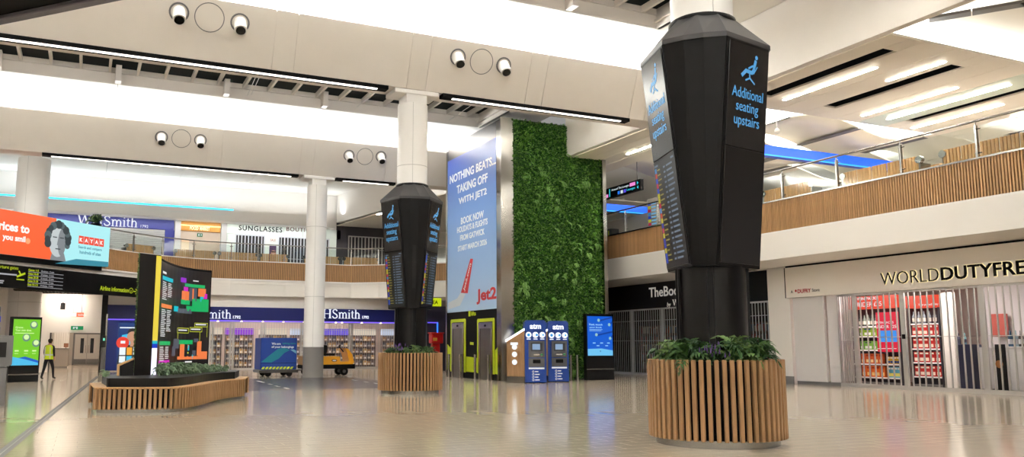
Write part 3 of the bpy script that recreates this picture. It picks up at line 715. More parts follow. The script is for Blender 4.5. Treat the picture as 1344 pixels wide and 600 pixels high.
# lower map
for r_ in ((0.46, 0.70, 0.28, 0.32, 'g'), (0.36, 0.46, 0.24, 0.33, 's'), (0.34, 0.40, 0.17, 0.26, 's'), (0.48, 0.56, 0.15, 0.28, 'o'), (0.56, 0.70, 0.16, 0.28, 'k'), (0.60, 0.66, 0.22, 0.27, 'c'), (0.58, 0.70, 0.24, 0.275, 'o'), (0.78, 0.86, 0.17, 0.31, 'o'), (0.80, 0.97, 0.135, 0.21, 'o'),
           (0.44, 0.97, 0.135, 0.165, 'o'), (0.72, 0.80, 0.30, 0.335, 's'), (0.70, 0.76, 0.17, 0.22, 's'), (0.69, 0.73, 0.14, 0.18, 'c'), (0.58, 0.64, 0.19, 0.205, 'yl')): mr(*r_)
for u0, u1, v0, v1 in ((0.42, 0.62, 0.385, 0.43), (0.64, 0.86, 0.40, 0.44), (0.72, 0.96, 0.45, 0.485)):
    mr(u0, u1, v1, v1 + 0.005, 'yl'); mr(u0, u1, v0, v0 + 0.005, 'yl'); mr(u0, u0 + 0.006, v0, v1, 'yl'); mr(u1 - 0.006, u1, v0, v1, 'yl'); mr(u0 + 0.02, u1 - 0.03, (v0 + v1) / 2, (v0 + v1) / 2 + 0.012, 'w')
for u, v0, v1 in ((0.43, 0.33, 0.39), (0.82, 0.31, 0.40), (0.95, 0.35, 0.45)): mr(u, u + 0.006, v0, v1, 'yl')
warp(pt, 0.006).obj('map_print', mm, scr, kind='stuff')
hg = MB(); r_ = random.Random(5)
def tufts(mb, n, gen, s, r_):
    for i in range(n):
        p, nn = gen(r_); nn = Vector(nn); a = Vector((r_.uniform(-1, 1), r_.uniform(-1, 1), r_.uniform(-1, 1))); d = (nn * 1.0 + a * 0.8).normalized() * s * r_.uniform(0.6, 1.3)
        sd = d.cross(Vector((r_.uniform(-1, 1), r_.uniform(-1, 1), r_.uniform(-1, 1)))).normalized() * s * 0.28; p = Vector(p)
        mb.add([p, p + d * 0.5 + sd, p + d, p + d * 0.5 - sd], [(0, 1, 2, 3)], r_.randrange(4))
tufts(hg, 2600, lambda q: (lambda f: ((1.12 + 0.07 * f, 21.62 + 0.43 * f, q.uniform(ZB0 + 0.2, ZTOP)), (-0.9, -0.3, 0)))(q.random()), 0.055, r_)
tufts(hg, 4200, lambda q: (lambda u: (tuple((face_pt(u, 0) - face_nrm(u) * (0.31 - 0.18 * u)).xy) + (q.uniform(ZB0 + 0.2, ZTOP),), tuple(-face_nrm(u))))(q.random()), 0.055, r_)
hg.obj('hedge_back', m_leaf, mb_, kind='stuff')
wd = mb_
BY = 21.62
wp = [on_axis(*q, 1, BY - 0.02) for q in ((157, 500), (182, 500), (182, 472), (157, 480.5))]
WP = [(p.x, p.z) for p in wp]; WP[0] = (WP[0][0], 0.72); WP[1] = (1.11, 0.72); WP[2] = (1.11, WP[2][1])
MB().poly(WP, BY - 0.02, BY + 0.30).obj('wedge_panel', m_black, wd)
MB().poly([(WP[3][0] - 0.045, 0.72), (WP[3][0], 0.72), (WP[3][0], WP[3][1]), (WP[2][0], WP[2][1]), (WP[2][0], WP[2][1] + 0.04), (WP[3][0] - 0.045, WP[3][1] + 0.03)], BY - 0.03, BY + 0.31).obj('timber_edge', m_oak_l, wd)
PLL = ['at the left end, just below the yellow strip', 'second from the left below the map', 'third from the left below the map', 'fourth from the left, under the orange floor plan', 'fifth, right of the orange floor plan', 'near the right edge of the map', 'just past the right edge of the map', 'in the narrow right part of the trough', 'second last in the trough', 'at the right tip of the trough']
pth = resample(smooth_path([(1.75, 21.45), (2.15, 21.9), (2.6, 22.7), (3.05, 23.5), (3.5, 24.2), (3.95, 24.7)], 6), 0.385)
for i, p in enumerate(pth[:10]): fern(p.x, p.y, 0.70, 1.45 - 0.07 * i, FG[i % 2], 17, 'low grey-green plant ' + PLL[i], 60 + i, 'plants in the curved trough', 'trough_plant')
fern(0.48, 20.95, 0.70, 0.8, FG[0], 8, 'sprig of green at the left end of the curved planter', 90, None, 'trough_plant')
# ================================================================== LIFT BLOCK WITH GREEN WALL
LX, LY0, LY1, LX1, LZ = 15.7, 31.2, 37.1, 20.75, 11.14
lb = MB(); lb.box(LX + 0.08, LX1, LY0 + 0.06, LY1, 0, LZ)
blk = lb.obj('lift_shaft', m_steel_d, kind='structure', label='tall lift shaft clad in dark reflective metal behind the advert and green wall', cat='lift shaft')
PJ = Plane((LX, LY0, 0), R(-90))                         # facing -X: u = 31.2 - Y, so u runs to the right towards the near corner
mj_frame = M('frame_mirror', (150, 146, 142), 0.12, 1.0)
uL, uR = PJ.u(588, 400), PJ.u(652.5, 400)
zt_l = PJ.z(589, 213); 
zP0 = PJ.z(620, 408)
zL = 10.35
ad = on(PJ, 'airline_poster', 'giant blue airline poster on the side of the lift shaft', 'advert')
MB().box(uL, uR, -0.03, 0.08, zP0, zL).obj('poster', M('poster_blue', (96, 146, 214), 0.35), ad)
# gradient of the printed sky: darker blue at the top
pm = MATS['poster_blue']; nt = pm.node_tree; b = nt.nodes['Principled BSDF']
tc = nt.nodes.new('ShaderNodeTexCoord'); sx = nt.nodes.new('ShaderNodeSeparateXYZ'); cr = nt.nodes.new('ShaderNodeValToRGB')
nt.links.new(tc.outputs['Generated'], sx.inputs[0]); nt.links.new(sx.outputs['Z'], cr.inputs[0]); nt.links.new(cr.outputs[0], b.inputs['Base Color'])
cr.color_ramp.elements[0].color = rgb((176, 206, 236)); cr.color_ramp.elements[1].color = rgb((60, 84, 178)); e = cr.color_ramp.elements.new(0.62); e.color = rgb((112, 154, 220))
def fitpx(mb, s, plane, x0, y0, x1, y1, off=0.0, m=0, **k):
    """text whose lower left is at pixel (x0,y1')... given the pixel corners of its box: left x0, right x1, baseline heights at left (y0) and cap height at right (y1)"""
    u0 = plane.u(x0, y0, off); u1 = plane.u(x1, y1, off); z0 = plane.z(x0, y0, off); z1 = plane.z(x1, y1, off)
    return mb.text(s, u0, z0, w=u1 - u0, h=z1 - z0, y=off, m=m, **k)
for s, x0, yb, x1, yt in (('NOTHING BEATS...', 590.5, 242, 651, 231.2), ('TAKING OFF', 599.5, 255, 640, 244), ('WITH JET2', 602, 271.3, 639, 260.5), ('BOOK NOW', 605, 295, 635, 286), ('HOLIDAYS & FLIGHTS', 600, 306.5, 640, 298.8),
                          ('FROM GATWICK', 604, 316.6, 636, 309), ('START MARCH 2026', 601, 330.6, 639, 323.4)):
    u0, z0 = PJ.uz(x0, yb, -0.03); h_ = PJ.z(x0, yt, -0.03) - z0; MB().text(s, u0, z0, w=PJ.u(x1, yb, -0.03) - u0, h=h_, y=-0.03, bold=0.03).obj('headline', M('print_white', (236, 238, 242), 0.5), ad)
jt = MB(); fitpx(jt, 'Jet2', PJ, 625.5, 400, 651.5, 376, -0.03, bold=0.035); jt.obj('airline_name', M('print_red', (206, 40, 48), 0.5), ad)
UZ = lambda x, y: PJ.uz(x, y, -0.03)
wg = MB()
wg.poly([UZ(588.5, 406.5), UZ(604, 401), UZ(611, 386), UZ(605, 384), UZ(600, 392), UZ(588.5, 397.5)], -0.034, None, 0)
wg.poly([UZ(605, 384.5), UZ(614, 385), UZ(621, 340), UZ(617.5, 339.5)], -0.036, None, 1)
V, Fc, W, H = txt('Jet2.com', 0.02, 0.0, 1.0)
a0 = Vector(UZ(609.2, 382)); a1 = Vector(UZ(618, 346)); d = a1 - a0; nn = Vector((-d.y, d.x)).normalized() * 0.22
wg.add([(a0.x + d.x * x / W - nn.x * (0.5 - y / H), -0.040 - 0.002 * z, a0.y + d.y * x / W - nn.y * (0.5 - y / H)) for x, y, z in V], Fc, 2)
wg.obj('wing_print', [M('wing_white', (206, 212, 222), 0.5), M('print_red'), M('print_white')], ad)
# metal frame round the poster
fm = MB(); fm.box(uL - 0.16, uL, -0.05, 0.08, 0, zL + 0.5); fm.obj('frame_strip', m_steel, ad)
fm = MB(); fm.box(uR, uR + 0.42, -0.02, 0.08, 0, LZ - 0.1); fm.obj('mirror_strip', mj_frame, ad)
fm = MB(); fm.box(uL, uR, -0.02, 0.08, zL, LZ - 0.1); fm.obj('top_panel', m_steel_d, ad)
cp = MB().box(LX - 0.05, LX + 0.55, LY0 - 0.06, LY0 + 0.05, 0, LZ).obj('corner_trim', m_steel, blk)
cp = MB().box(LX1 - 0.12, LX1 + 0.06, LY0 - 0.25, LY0 + 0.05, 0, 9.7).obj('corner_trim', m_steel, blk)
# lift lobby panel
lp = on(PJ, 'lift_surround', 'black panel with lime green edging around the two lift doorways', 'lift surround')
MB().box(uL, uR, -0.02, 0.07, 0, zP0).obj('black_panel', m_blackm, lp)
m_lime = M('lime', (196, 214, 24), 0.45)
def lift(x0, x1, ytl, ytr, lab, lx0, lx1, ly):
    ul, ur = PJ.u(lx0, 460), PJ.u(lx1, 460); zt = PJ.z((lx0 + lx1) / 2, ly); th = 0.14
    MB().poly([(ul, 0.25), (ul + th, 0.25), (ul + th, zt - th), (ur - th, zt - th), (ur - th, 0.25), (ur, 0.25), (ur, zt - 0.06), (ur - 0.06, zt), (ul + 0.06, zt), (ul, zt - 0.06)], -0.05, -0.021).obj('lime_frame', m_lime, lp)
    a, b = ul + th + 0.02, ur - th - 0.02; z1 = zt - th - 0.03
    t = thing('lift_door', lab, 'lift', PJ.m @ Vector(((a + b) / 2, 0, 0)), PJ.rz, 'lifts below the airline poster'); hw = (b - a) / 2
    MB().box(-hw, -hw + 0.16, -0.07, -0.021, 0, z1).box(hw - 0.16, hw, -0.07, -0.021, 0, z1).box(-hw + 0.16, hw - 0.16, -0.07, -0.021, z1 - 0.26, z1).obj('door_frame', m_steel, t)
    MB().box(-hw + 0.16, -0.004, -0.04, -0.021, 0, z1 - 0.26).obj('door_leaf', M('lift_leaf', (128, 124, 120), 0.3, 0.9), t); MB().box(0.004, hw - 0.16, -0.04, -0.021, 0, z1 - 0.26).obj('door_leaf', M('lift_leaf'), t)
    MB().box(-0.09, 0.09, -0.075, -0.071, z1 - 0.18, z1 - 0.10).obj('floor_indicator', m_blackm, t)
lift(0, 0, 0, 0, 'left lift doorway with steel doors under the poster', 592.5, 612, 419)
lift(0, 0, 0, 0, 'right lift doorway with steel doors next to the green wall', 627.5, 650, 418)
for q4 in (((587.5, 485), (592, 486), (592, 458), (587.5, 452)), ((612, 488), (627, 489), (627, 470), (612, 468)), ((650, 491), (653, 491.5), (653, 456), (650, 460)), ((617, 452.5), (621.5, 453), (621.5, 449.5), (617, 449))):
    MB().poly([PJ.uz(x, y, -0.022) for x, y in q4], -0.028, -0.0205).obj('lime_panel', m_lime, lp)
fitpx(MB(), 'lifts', PJ, 618.5, 414.5, 624.5, 408.5, -0.022, bold=0.02).obj('lettering', m_lime, lp)
u0, z0 = PJ.uz(615, 414, -0.022); MB().rect(u0, u0 + 0.22, z0 - 0.05, z0 + 0.30, -0.027).obj('lift_symbol', m_lime, lp)
# green wall
gw = thing('vertical_garden', 'tall living wall of dense green foliage on the lift shaft', 'green wall', (LX, LY0, 0))
W_ = LX1 - LX
gb = MB().box(0.55, W_ - 0.12, -0.05, 0.05, 0.05, LZ - 0.05).obj('planting_panel', M('moss_back', (44, 78, 32), 0.9, bump=0.8, bscale=20), gw)
m_moss = [M('moss_%d' % i, c, 0.6, vary=0.35, vscale=1.2) for i, c in enumerate(((70, 118, 36), (92, 142, 46), (54, 98, 38), (124, 166, 82)))]
r_ = random.Random(11)
gs = MB()
def clumpy(q):
    return ((q.uniform(0.55, W_ - 0.12), -0.05, q.uniform(0.05, LZ - 0.03)), (0, -1, -0.25))
tufts(gs, 26000, clumpy, 0.13, r_); gs.obj('moss_foliage', m_moss, gw, kind='stuff')
wf = [frond_mesh(0.55, 0.10, 0.10, m_moss[3], 6, 77), frond_mesh(0.42, 0.09, 0.10, m_moss[1], 6, 78)]
for i in range(150):
    o = put('fern_frond', wf[i % 2], gw, (r_.uniform(0.7, W_ - 0.3), -0.08, r_.uniform(0.4, LZ - 0.4)))
    o.rotation_euler = (0, r_.uniform(0.3, 1.0), R(-90) + r_.uniform(-1.1, 1.1)); s = r_.uniform(0.7, 1.2); o.scale = (s, s, s)
# bollards in front of the lifts
bme = MB().cyl((0, 0), 0.055, 0, 1.06, 16).mesh('bollard', [m_steel]); bfl = MB().cyl((0, 0), 0.10, 0, 0.02, 16).mesh('b', [m_steel])
for (px, py), lab in (((589, 495.5), 'leftmost steel bollard before the lifts'), ((604, 496.5), 'second steel bollard from the left, before the left lift'), ((623.5, 498), 'third steel bollard, between the two lifts'), ((641, 499.5), 'fourth steel bollard, before the right lift'),
                      ((749.5, 500), 'short steel post right of the cash machines'), ((758, 500), 'steel post at the left foot of the blue screen')):
    p = floor_pt(px, py); t = thing('bollard', lab, 'bollard', p, 0, 'steel bollards by the lifts'); put('post', bme, t); put('foot_plate', bfl, t)

# ================================================================== CASH MACHINES
m_atmb = M('atm_blue', (22, 66, 158), 0.3); m_atmg = M('atm_grey', (92, 92, 96), 0.4)
def atm(x, y, lab):
    t = thing('cash_machine', lab, 'cash machine', (x, y, 0), R(-18))
    w, h = 0.42, 2.42
    MB().poly([(-w, 0.03), (w, 0.03), (w, h - 0.08), (w - 0.08, h), (-w + 0.08, h), (-w, h - 0.08)], -0.06, 0.30).obj('blue_body', m_atmb, t)
    MB().box(-w, w, -0.02, 0.28, 0, 0.04).obj('kick_plate', m_blackm, t)
    # timber wing splayed to the left
    wing = Matrix.Translation((-w, 0.0, 0)) @ Matrix.Rotation(R(152), 4, 'Z')
    q = MB(); q.poly([(0.0, 0.25), (0.72, 0.25), (0.72, 1.60), (0.0, 2.02)], -0.04, 0.04)
    q.v = [tuple(wing @ Vector(v)) for v in q.v]; q.obj('timber_wing', m_oak, t)
    q = MB(); q.box(0.0, 0.72, -0.05, 0.05, 0, 0.25); q.v = [tuple(wing @ Vector(v)) for v in q.v]; q.obj('wing_base', m_steel, t)
    q = MB(); q.poly([(0.0, 2.02), (0.76, 1.58), (0.76, 1.66), (0.0, 2.10)], -0.06, 0.06); q.v = [tuple(wing @ Vector(v)) for v in q.v]; q.obj('lit_edge', E('atm_edge', (255, 255, 255), 2.6), t)
    ww = MB()
    for zz in (0.80, 1.10, 1.38): ww.disc(0.40, zz, 0.105, 0.047, 0.043, 16)
    ww.rect(0.26, 0.56, 1.46, 1.56, 0.05)
    ww.v = [tuple(wing @ Vector(v)) for v in ww.v]; ww.obj('white_badge', E('badge_white', (240, 248, 255), 1.1), t)
    mlit = E('badge_lit', (250, 253, 255), 1.25)
    MB().text('atm', 0, h - 0.34, w=0.44, h=0.19, y=-0.06, d=0.02, align='c', bold=0.03).obj('lit_lettering', mlit, t)
    for u in (-0.27, 0.0, 0.27): MB().disc(u, h - 0.57, 0.115, -0.064, -0.06, 18).obj('lit_badge', mlit, t); MB().rect(u - 0.08, u + 0.08, h - 0.745, h - 0.715, -0.064).obj('badge_caption', mlit, t)
    c = MB(); c.disc(-0.27, h - 0.57, 0.06, -0.068, None, 10); c.disc(0.05, h - 0.57, 0.05, -0.068, None, 10); c.disc(0.30, h - 0.57, 0.04, -0.068, None, 10); c.obj('badge_symbol', E('badge_blue', (40, 150, 220), 1.0), t)
    fa = MB(); fa.box(-0.28, 0.34, -0.13, -0.061, 0.98, 1.62); fa.obj('fascia', m_atmg, t)
    MB().box(-0.20, 0.26, -0.135, -0.131, 1.22, 1.54).obj('recess', M('recess', (52, 52, 56), 0.5), t)
    MB().rect(-0.14, 0.16, 1.28, 1.50, -0.14).obj('screen', E('atm_screen', (150, 180, 215), 0.8), t)
    MB().bbox(-0.12, 0.14, -0.20, -0.131, 1.06, 1.12, 0.01).box(0.18, 0.26, -0.15, -0.131, 1.05, 1.14).obj('keypad', m_steel, t)
    MB().rect(0.18, 0.26, 1.06, 1.12, -0.152).obj('card_slot', E('slot_green', (30, 160, 80), 0.6), t)
    MB().box(-0.28, 0.34, -0.11, -0.061, 0.62, 0.95).obj('cash_tray', m_atmg, t); MB().bbox(-0.12, 0.18, -0.13, -0.111, 0.76, 0.90, 0.01).obj('tray_flap', m_blackm, t)
    g = MB(); g.rect(-0.28, 0.34, 0.535, 0.595, -0.064)
    for i in range(4):
        z = 0.44 - 0.105 * i; g.ring(-0.10, z, 0.026, 0.042, -0.064, 12); g.rect(-0.03, 0.10 + 0.05 * (i % 2), z - 0.018, z + 0.018, -0.064)
    g.obj('white_print', m_wtxt, t)  # plain print on the cabinet, given a glow of its own
    return t
pa = floor_pt(703, 503); atm(pa.x, pa.y, 'blue cash machine with timber side, the left of the pair')
pa = floor_pt(733, 501.5); atm(pa.x, pa.y, 'blue cash machine, the right of the pair, nearer the blue screen')

# ================================================================== FREE-STANDING SCREENS
def kiosk_screen(loc, rz, w, h, z0, z1, lab, prints, depth=0.22):
    t = thing('display_kiosk', lab, 'display', loc, rz)
    MB().bbox(-w / 2, w / 2, 0, depth, 0.0, h, 0.01).obj('cabinet', m_black, t)
    MB().box(-w / 2 - 0.01, w / 2 + 0.01, -0.03, 0.0, z0 * 0.42, z0 * 0.42 + 0.05).obj('steel_rail', m_steel, t)
    s = MB().box(-w / 2 + 0.06, w / 2 - 0.06, -0.012, 0.0, z0, z1).obj('screen', prints[0], t)
    prints[1](t, s, w / 2 - 0.06, z0, z1)
    return t
m_scrblue = E('ad_blue', (12, 92, 210), 1.0)
def blue_ad(t, s, hw, z0, z1):
    q = MB(); H = z1 - z0
    q.poly([(-hw, z0), (hw, z0), (hw, z0 + H * 0.13), (hw * 0.1, z0 + H * 0.18), (-hw, z0 + H * 0.17)], -0.014, None, 0)
    q.text('Feel, touch', -hw * 0.85, z0 + H * 0.76, w=hw * 1.05, h=H * 0.05, y=-0.013, d=0.002, m=1, bold=0.02); q.text('your food.', -hw * 0.85, z0 + H * 0.69, w=hw * 1.0, h=H * 0.045, y=-0.013, d=0.002, m=1, bold=0.02)
    for i in range(2): q.rect(-hw * 0.85, hw * (0.2 - 0.1 * i), z0 + H * (0.655 - 0.03 * i), z0 + H * (0.665 - 0.03 * i), -0.014, 1)
    for u, z in ((-0.1, 0.90), (0.75, 0.79), (-0.3, 0.53), (0.8, 0.44)):
        q.poly([(hw * u, z0 + H * z), (hw * u + hw * 0.1, z0 + H * (z - 0.03)), (hw, z0 + H * (z + 0.06)), (hw, z0 + H * (z + 0.10))], -0.0135, None, 3)
        q.disc(hw * u, z0 + H * z, 0.07, -0.016, None, 10, 2)
    for u, z in ((-0.6, 0.31), (0.0, 0.31), (0.55, 0.31), (-0.3, 0.24), (0.4, 0.24)): q.rect(hw * u, hw * (u + 0.22), z0 + H * z, z0 + H * (z + 0.02), -0.014, 1)
    q.ring(0, z0 + H * 0.11, 0.02, 0.035, -0.016, 12, 3)
    q.obj('screen_print', [E('ad_pale', (110, 195, 240), 1.0), E('ad_white', (170, 225, 255), 1.0), E('ad_jar', (150, 200, 205), 0.9), E('ad_dark', (8, 60, 160), 0.9)], s)
p0, p1 = Vector((19.25, 30.35, 0)), Vector((20.68, 30.45, 0))
kiosk_screen(((p0 + p1) / 2), R(3), 1.42, 2.78, 1.02, 2.68, 'upright blue advertising screen beside the cash machines', (m_scrblue, blue_ad))
m_scrgreen = E('ad_green', (120, 204, 40), 1.0)
def green_ad(t, s, hw, z0, z1):
    q = MB(); H = z1 - z0
    q.poly([(-hw, z0), (hw, z0), (hw, z0 + H * 0.10), (0, z0 + H * 0.19), (-hw, z0 + H * 0.13)], -0.014, None, 0)
    q.poly([(-hw, z0), (hw, z0), (hw, z0 + H * 0.05), (0, z0 + H * 0.13), (-hw, z0 + H * 0.19)], -0.015, None, 3)
    q.text('Grow.', -hw * 0.85, z0 + H * 0.80, w=hw * 0.6, h=H * 0.045, y=-0.013, d=0.002, m=1, bold=0.02); q.text('Your own time.', -hw * 0.85, z0 + H * 0.74, w=hw * 1.2, h=H * 0.045, y=-0.013, d=0.002, m=1, bold=0.02)
    q.rect(-hw * 0.85, hw * 0.55, z0 + H * 0.69, z0 + H * 0.705, -0.014, 1)
    for u, z in ((0.5, 0.88), (0.0, 0.60), (0.75, 0.48)):
        q.disc(hw * u, z0 + H * z, hw * 0.30, -0.015, None, 16, 2); q.disc(hw * u, z0 + H * (z + 0.012), hw * 0.2, -0.016, None, 14, 1)
    for u in (-0.8, -0.1, 0.5): q.rect(hw * u, hw * (u + 0.3), z0 + H * 0.30, z0 + H * 0.33, -0.014, 1); q.rect(hw * u, hw * (u + 0.28), z0 + H * 0.25, z0 + H * 0.26, -0.014, 1)
    q.obj('screen_print', [E('ad_bluewave', (20, 90, 200), 1.0), E('ad_lightgreen', (215, 245, 170), 1.0), E('ad_coin', (110, 150, 130), 0.9), E('ad_sky', (80, 190, 235), 1.0)], s)
ga, gb_ = Vector(floor_pt(16, 504)), Vector(floor_pt(52, 499.5)); ctr = (ga + gb_) / 2
ctr.x -= 0.12
kiosk_screen(ctr, math.atan2((gb_ - ga).y, (gb_ - ga).x) * 0.35, 1.16, 2.58, 0.66, 2.48, 'upright green advertising screen at the left edge beside the walking guard', (m_scrgreen, green_ad))
# grey self-service kiosk at the left picture edge
t = thing('service_kiosk', 'dark grey self-service kiosk cut by the left picture edge', 'kiosk', (-2.06, 22.9, 0), R(12))
MB().bbox(-0.45, 0.42, -0.25, 0.35, 0, 0.92, 0.02).obj('lower_cabinet', m_grey, t)
MB().poly([(-0.45, 0.93), (0.42, 0.93), (0.50, 0.98), (0.50, 1.66), (-0.45, 1.66)], -0.28, 0.35).obj('upper_cabinet', m_grey, t)
MB().bbox(-0.35, 0.22, -0.05, 0.25, 1.66, 2.35, 0.02).obj('screen_head', m_grey, t)
MB().box(0.221, 0.235, 0.0, 0.2, 1.98, 2.12).box(0.221, 0.235, 0.0, 0.2, 1.70, 1.86).obj('side_light', E('kiosk_blue', (50, 90, 250), 1.2), t)
MB().box(-0.40, 0.36, -0.30, -0.285, 1.15, 1.5).obj('screen', m_screen_off, t)

# ================================================================== BALCONY
BZ0, BZ1, FZ = 5.45, 6.52, 4.47
BPATH = [(-9.5, 37.8), (-4.0, 43.3), (0.6, 47.9), (2.2, 49.5), (3.8, 50.7), (5.6, 51.5), (7.8, 51.8), (11.0, 51.8), (15.3, 51.8), (16.8, 50.8), (22.2, 46.0), (22.2, 9.0)]
deck = MB()
poly = BPATH + [(46, 9.0), (46, 60), (-9.5, 60)]
deck.prism(poly, FZ, BZ0)
dk = deck.obj('floor_mezzanine', m_white2, kind='structure')
area2 = sum(poly[i][0] * poly[(i + 1) % len(poly)][1] - poly[(i + 1) % len(poly)][0] * poly[i][1] for i in range(len(poly)))
if area2 < 0: dk.data.flip_normals()
def seg_iter(a, b, step):
    a, b = Vector((*a, 0)), Vector((*b, 0)); L = (b - a).length; n = int(L / step); d = (b - a).normalized()
    for i in range(n): yield a + d * ((i + 0.5) * L / n), math.atan2(d.y, d.x)
# right balcony front: each slat a part
bal = thing('balcony_front', 'long wood-slatted balcony front above the duty free shop on the right', 'balcony', (22.2, 9, BZ0))
MB().box(-0.04, 0.0, 0, 37, 0.0, BZ1 - BZ0).obj('backing', M('slat_backing', (92, 62, 38), 0.7), bal)
MB().box(-0.14, 0.08, 0, 37, BZ1 - BZ0, BZ1 - BZ0 + 0.05).obj('top_trim', m_steel, bal); MB().box(-0.12, 0.02, 0, 37, -0.06, 0.0).obj('bottom_trim', m_col, bal)
bsl = MB().box(-0.105, -0.04, -0.026, 0.026, 0.0, BZ1 - BZ0).mesh('slat', [m_oak_b])
ys = [0.05 + 0.088 * i for i in range(int(36.9 / 0.088))]; vis = [y for y in ys if 3.5 < y < 28.6]
for y in vis[:300]: put('slat', bsl, bal, (0, y, 0))
rest = MB()
for y in ys:
    if y not in vis[:300]: rest.add([(v.co.x, v.co.y + y, v.co.z) for v in bsl.vertices], [tuple(p.vertices) for p in bsl.polygons])
rest.obj('far_slats', m_oak_b, bal, kind='stuff')
# curved balcony front at the back of the hall
bf = thing('balcony_front', 'curved wood-slatted balcony front across the back above the bookseller', 'balcony', (0, 0, BZ0))
sl_ = MB(); bb = MB(); tt = MB()
for a, b in zip(BPATH[:-2], BPATH[1:-1]):
    A, B = Vector((*a, 0)), Vector((*b, 0)); d = (B - A).normalized(); n = Vector((d.y, -d.x, 0)); h = BZ1 - BZ0
    for mb, o0, o1, z0, z1 in ((bb, 0.0, 0.04, 0, h), (tt, -0.06, 0.14, h, h + 0.05), (tt, 0.0, 0.10, -0.10, 0.0)):
        P = [A + n * o0, B + n * o0, B + n * o1, A + n * o1]; mb.prism([tuple(p.xy) for p in P][::-1], z0, z1)
    for p, an in seg_iter(a, b, 0.11):
        c, s = math.cos(an), math.sin(an)
        P = [(p.x + c * u - s * v, p.y + s * u + c * v) for u, v in ((-0.033, -0.10), (0.033, -0.10), (0.033, -0.04), (-0.033, -0.04))]; sl_.prism(P, 0, h)
bb.obj('backing', M('slat_backing'), bf); tt.obj('trim', m_col, bf); sl_.obj('slats', m_oak_b, bf, kind='stuff')
# stepped white fascia line below
st_ = MB()
for a, b in zip(BPATH[:-2], BPATH[1:-1]):
    A, B = Vector((*a, 0)), Vector((*b, 0)); d = (B - A).normalized(); n = Vector((d.y, -d.x, 0))
    st_.prism([tuple(p.xy) for p in (A, A + n * 0.07, B + n * 0.07, B)], FZ - 0.02, FZ + 0.14)
    st_.prism([tuple(p.xy) for p in (A, A + n * 0.05, B + n * 0.05, B)], BZ0 - 0.30, BZ0 - 0.24)
st_.obj('trim_fascia', m_white2, kind='structure')
MB().box(22.08, 22.2, 9, 46, FZ, BZ0 - 0.06).obj('trim_fascia', m_white2, kind='structure')
# glass balustrades
def balustrade(pts, lab, step=2.45, zr=1.05, r=0.035, off=0.0):
    t = thing('glass_balustrade', lab, 'balustrade', (0, 0, BZ1 + 0.05))
    for a, b in zip(pts[:-1], pts[1:]):
        A, B = Vector((*a, 0)), Vector((*b, 0)); L = (B - A).length; n = max(1, round(L / step)); d = (B - A) / n; an = math.atan2(d.y, d.x); dn = d.normalized(); side = Vector((dn.y, -dn.x, 0))
        MB().tube(A + Vector((0, 0, zr)), B + Vector((0, 0, zr)), r, 10).obj('handrail', m_steel, t)
        for i in range(n):
            p = A + d * i
            o = MB(); o.bbox(-0.03, 0.03, -0.05, 0.05, 0.0, zr - 0.12, 0.006); o.tube((-0.10, -0.04, zr - 0.22), (0.10, -0.04, zr - 0.22), 0.018, 6); o.tube((-0.10, -0.04, 0.15), (0.10, -0.04, 0.15), 0.018, 6); o.tube((0, 0, zr - 0.12), (0, 0, zr), 0.02, 6)
            o.obj('post', m_steel, t, p, an)
            MB().box(0.07, d.length - 0.07, -0.046, -0.034, 0.04, zr - 0.13).obj('glass_pane', MATS['clear_glass'], t, p, an)
balustrade([(22.2, 10.0), (22.2, 36.3)], 'glass balustrade with steel posts on the right balcony')
balustrade([(x, y + 0.05) for x, y in BPATH[:-2]] + [(22.1, 46.0)], 'glass balustrade with steel handrail on the curved rear balcony', 2.1)
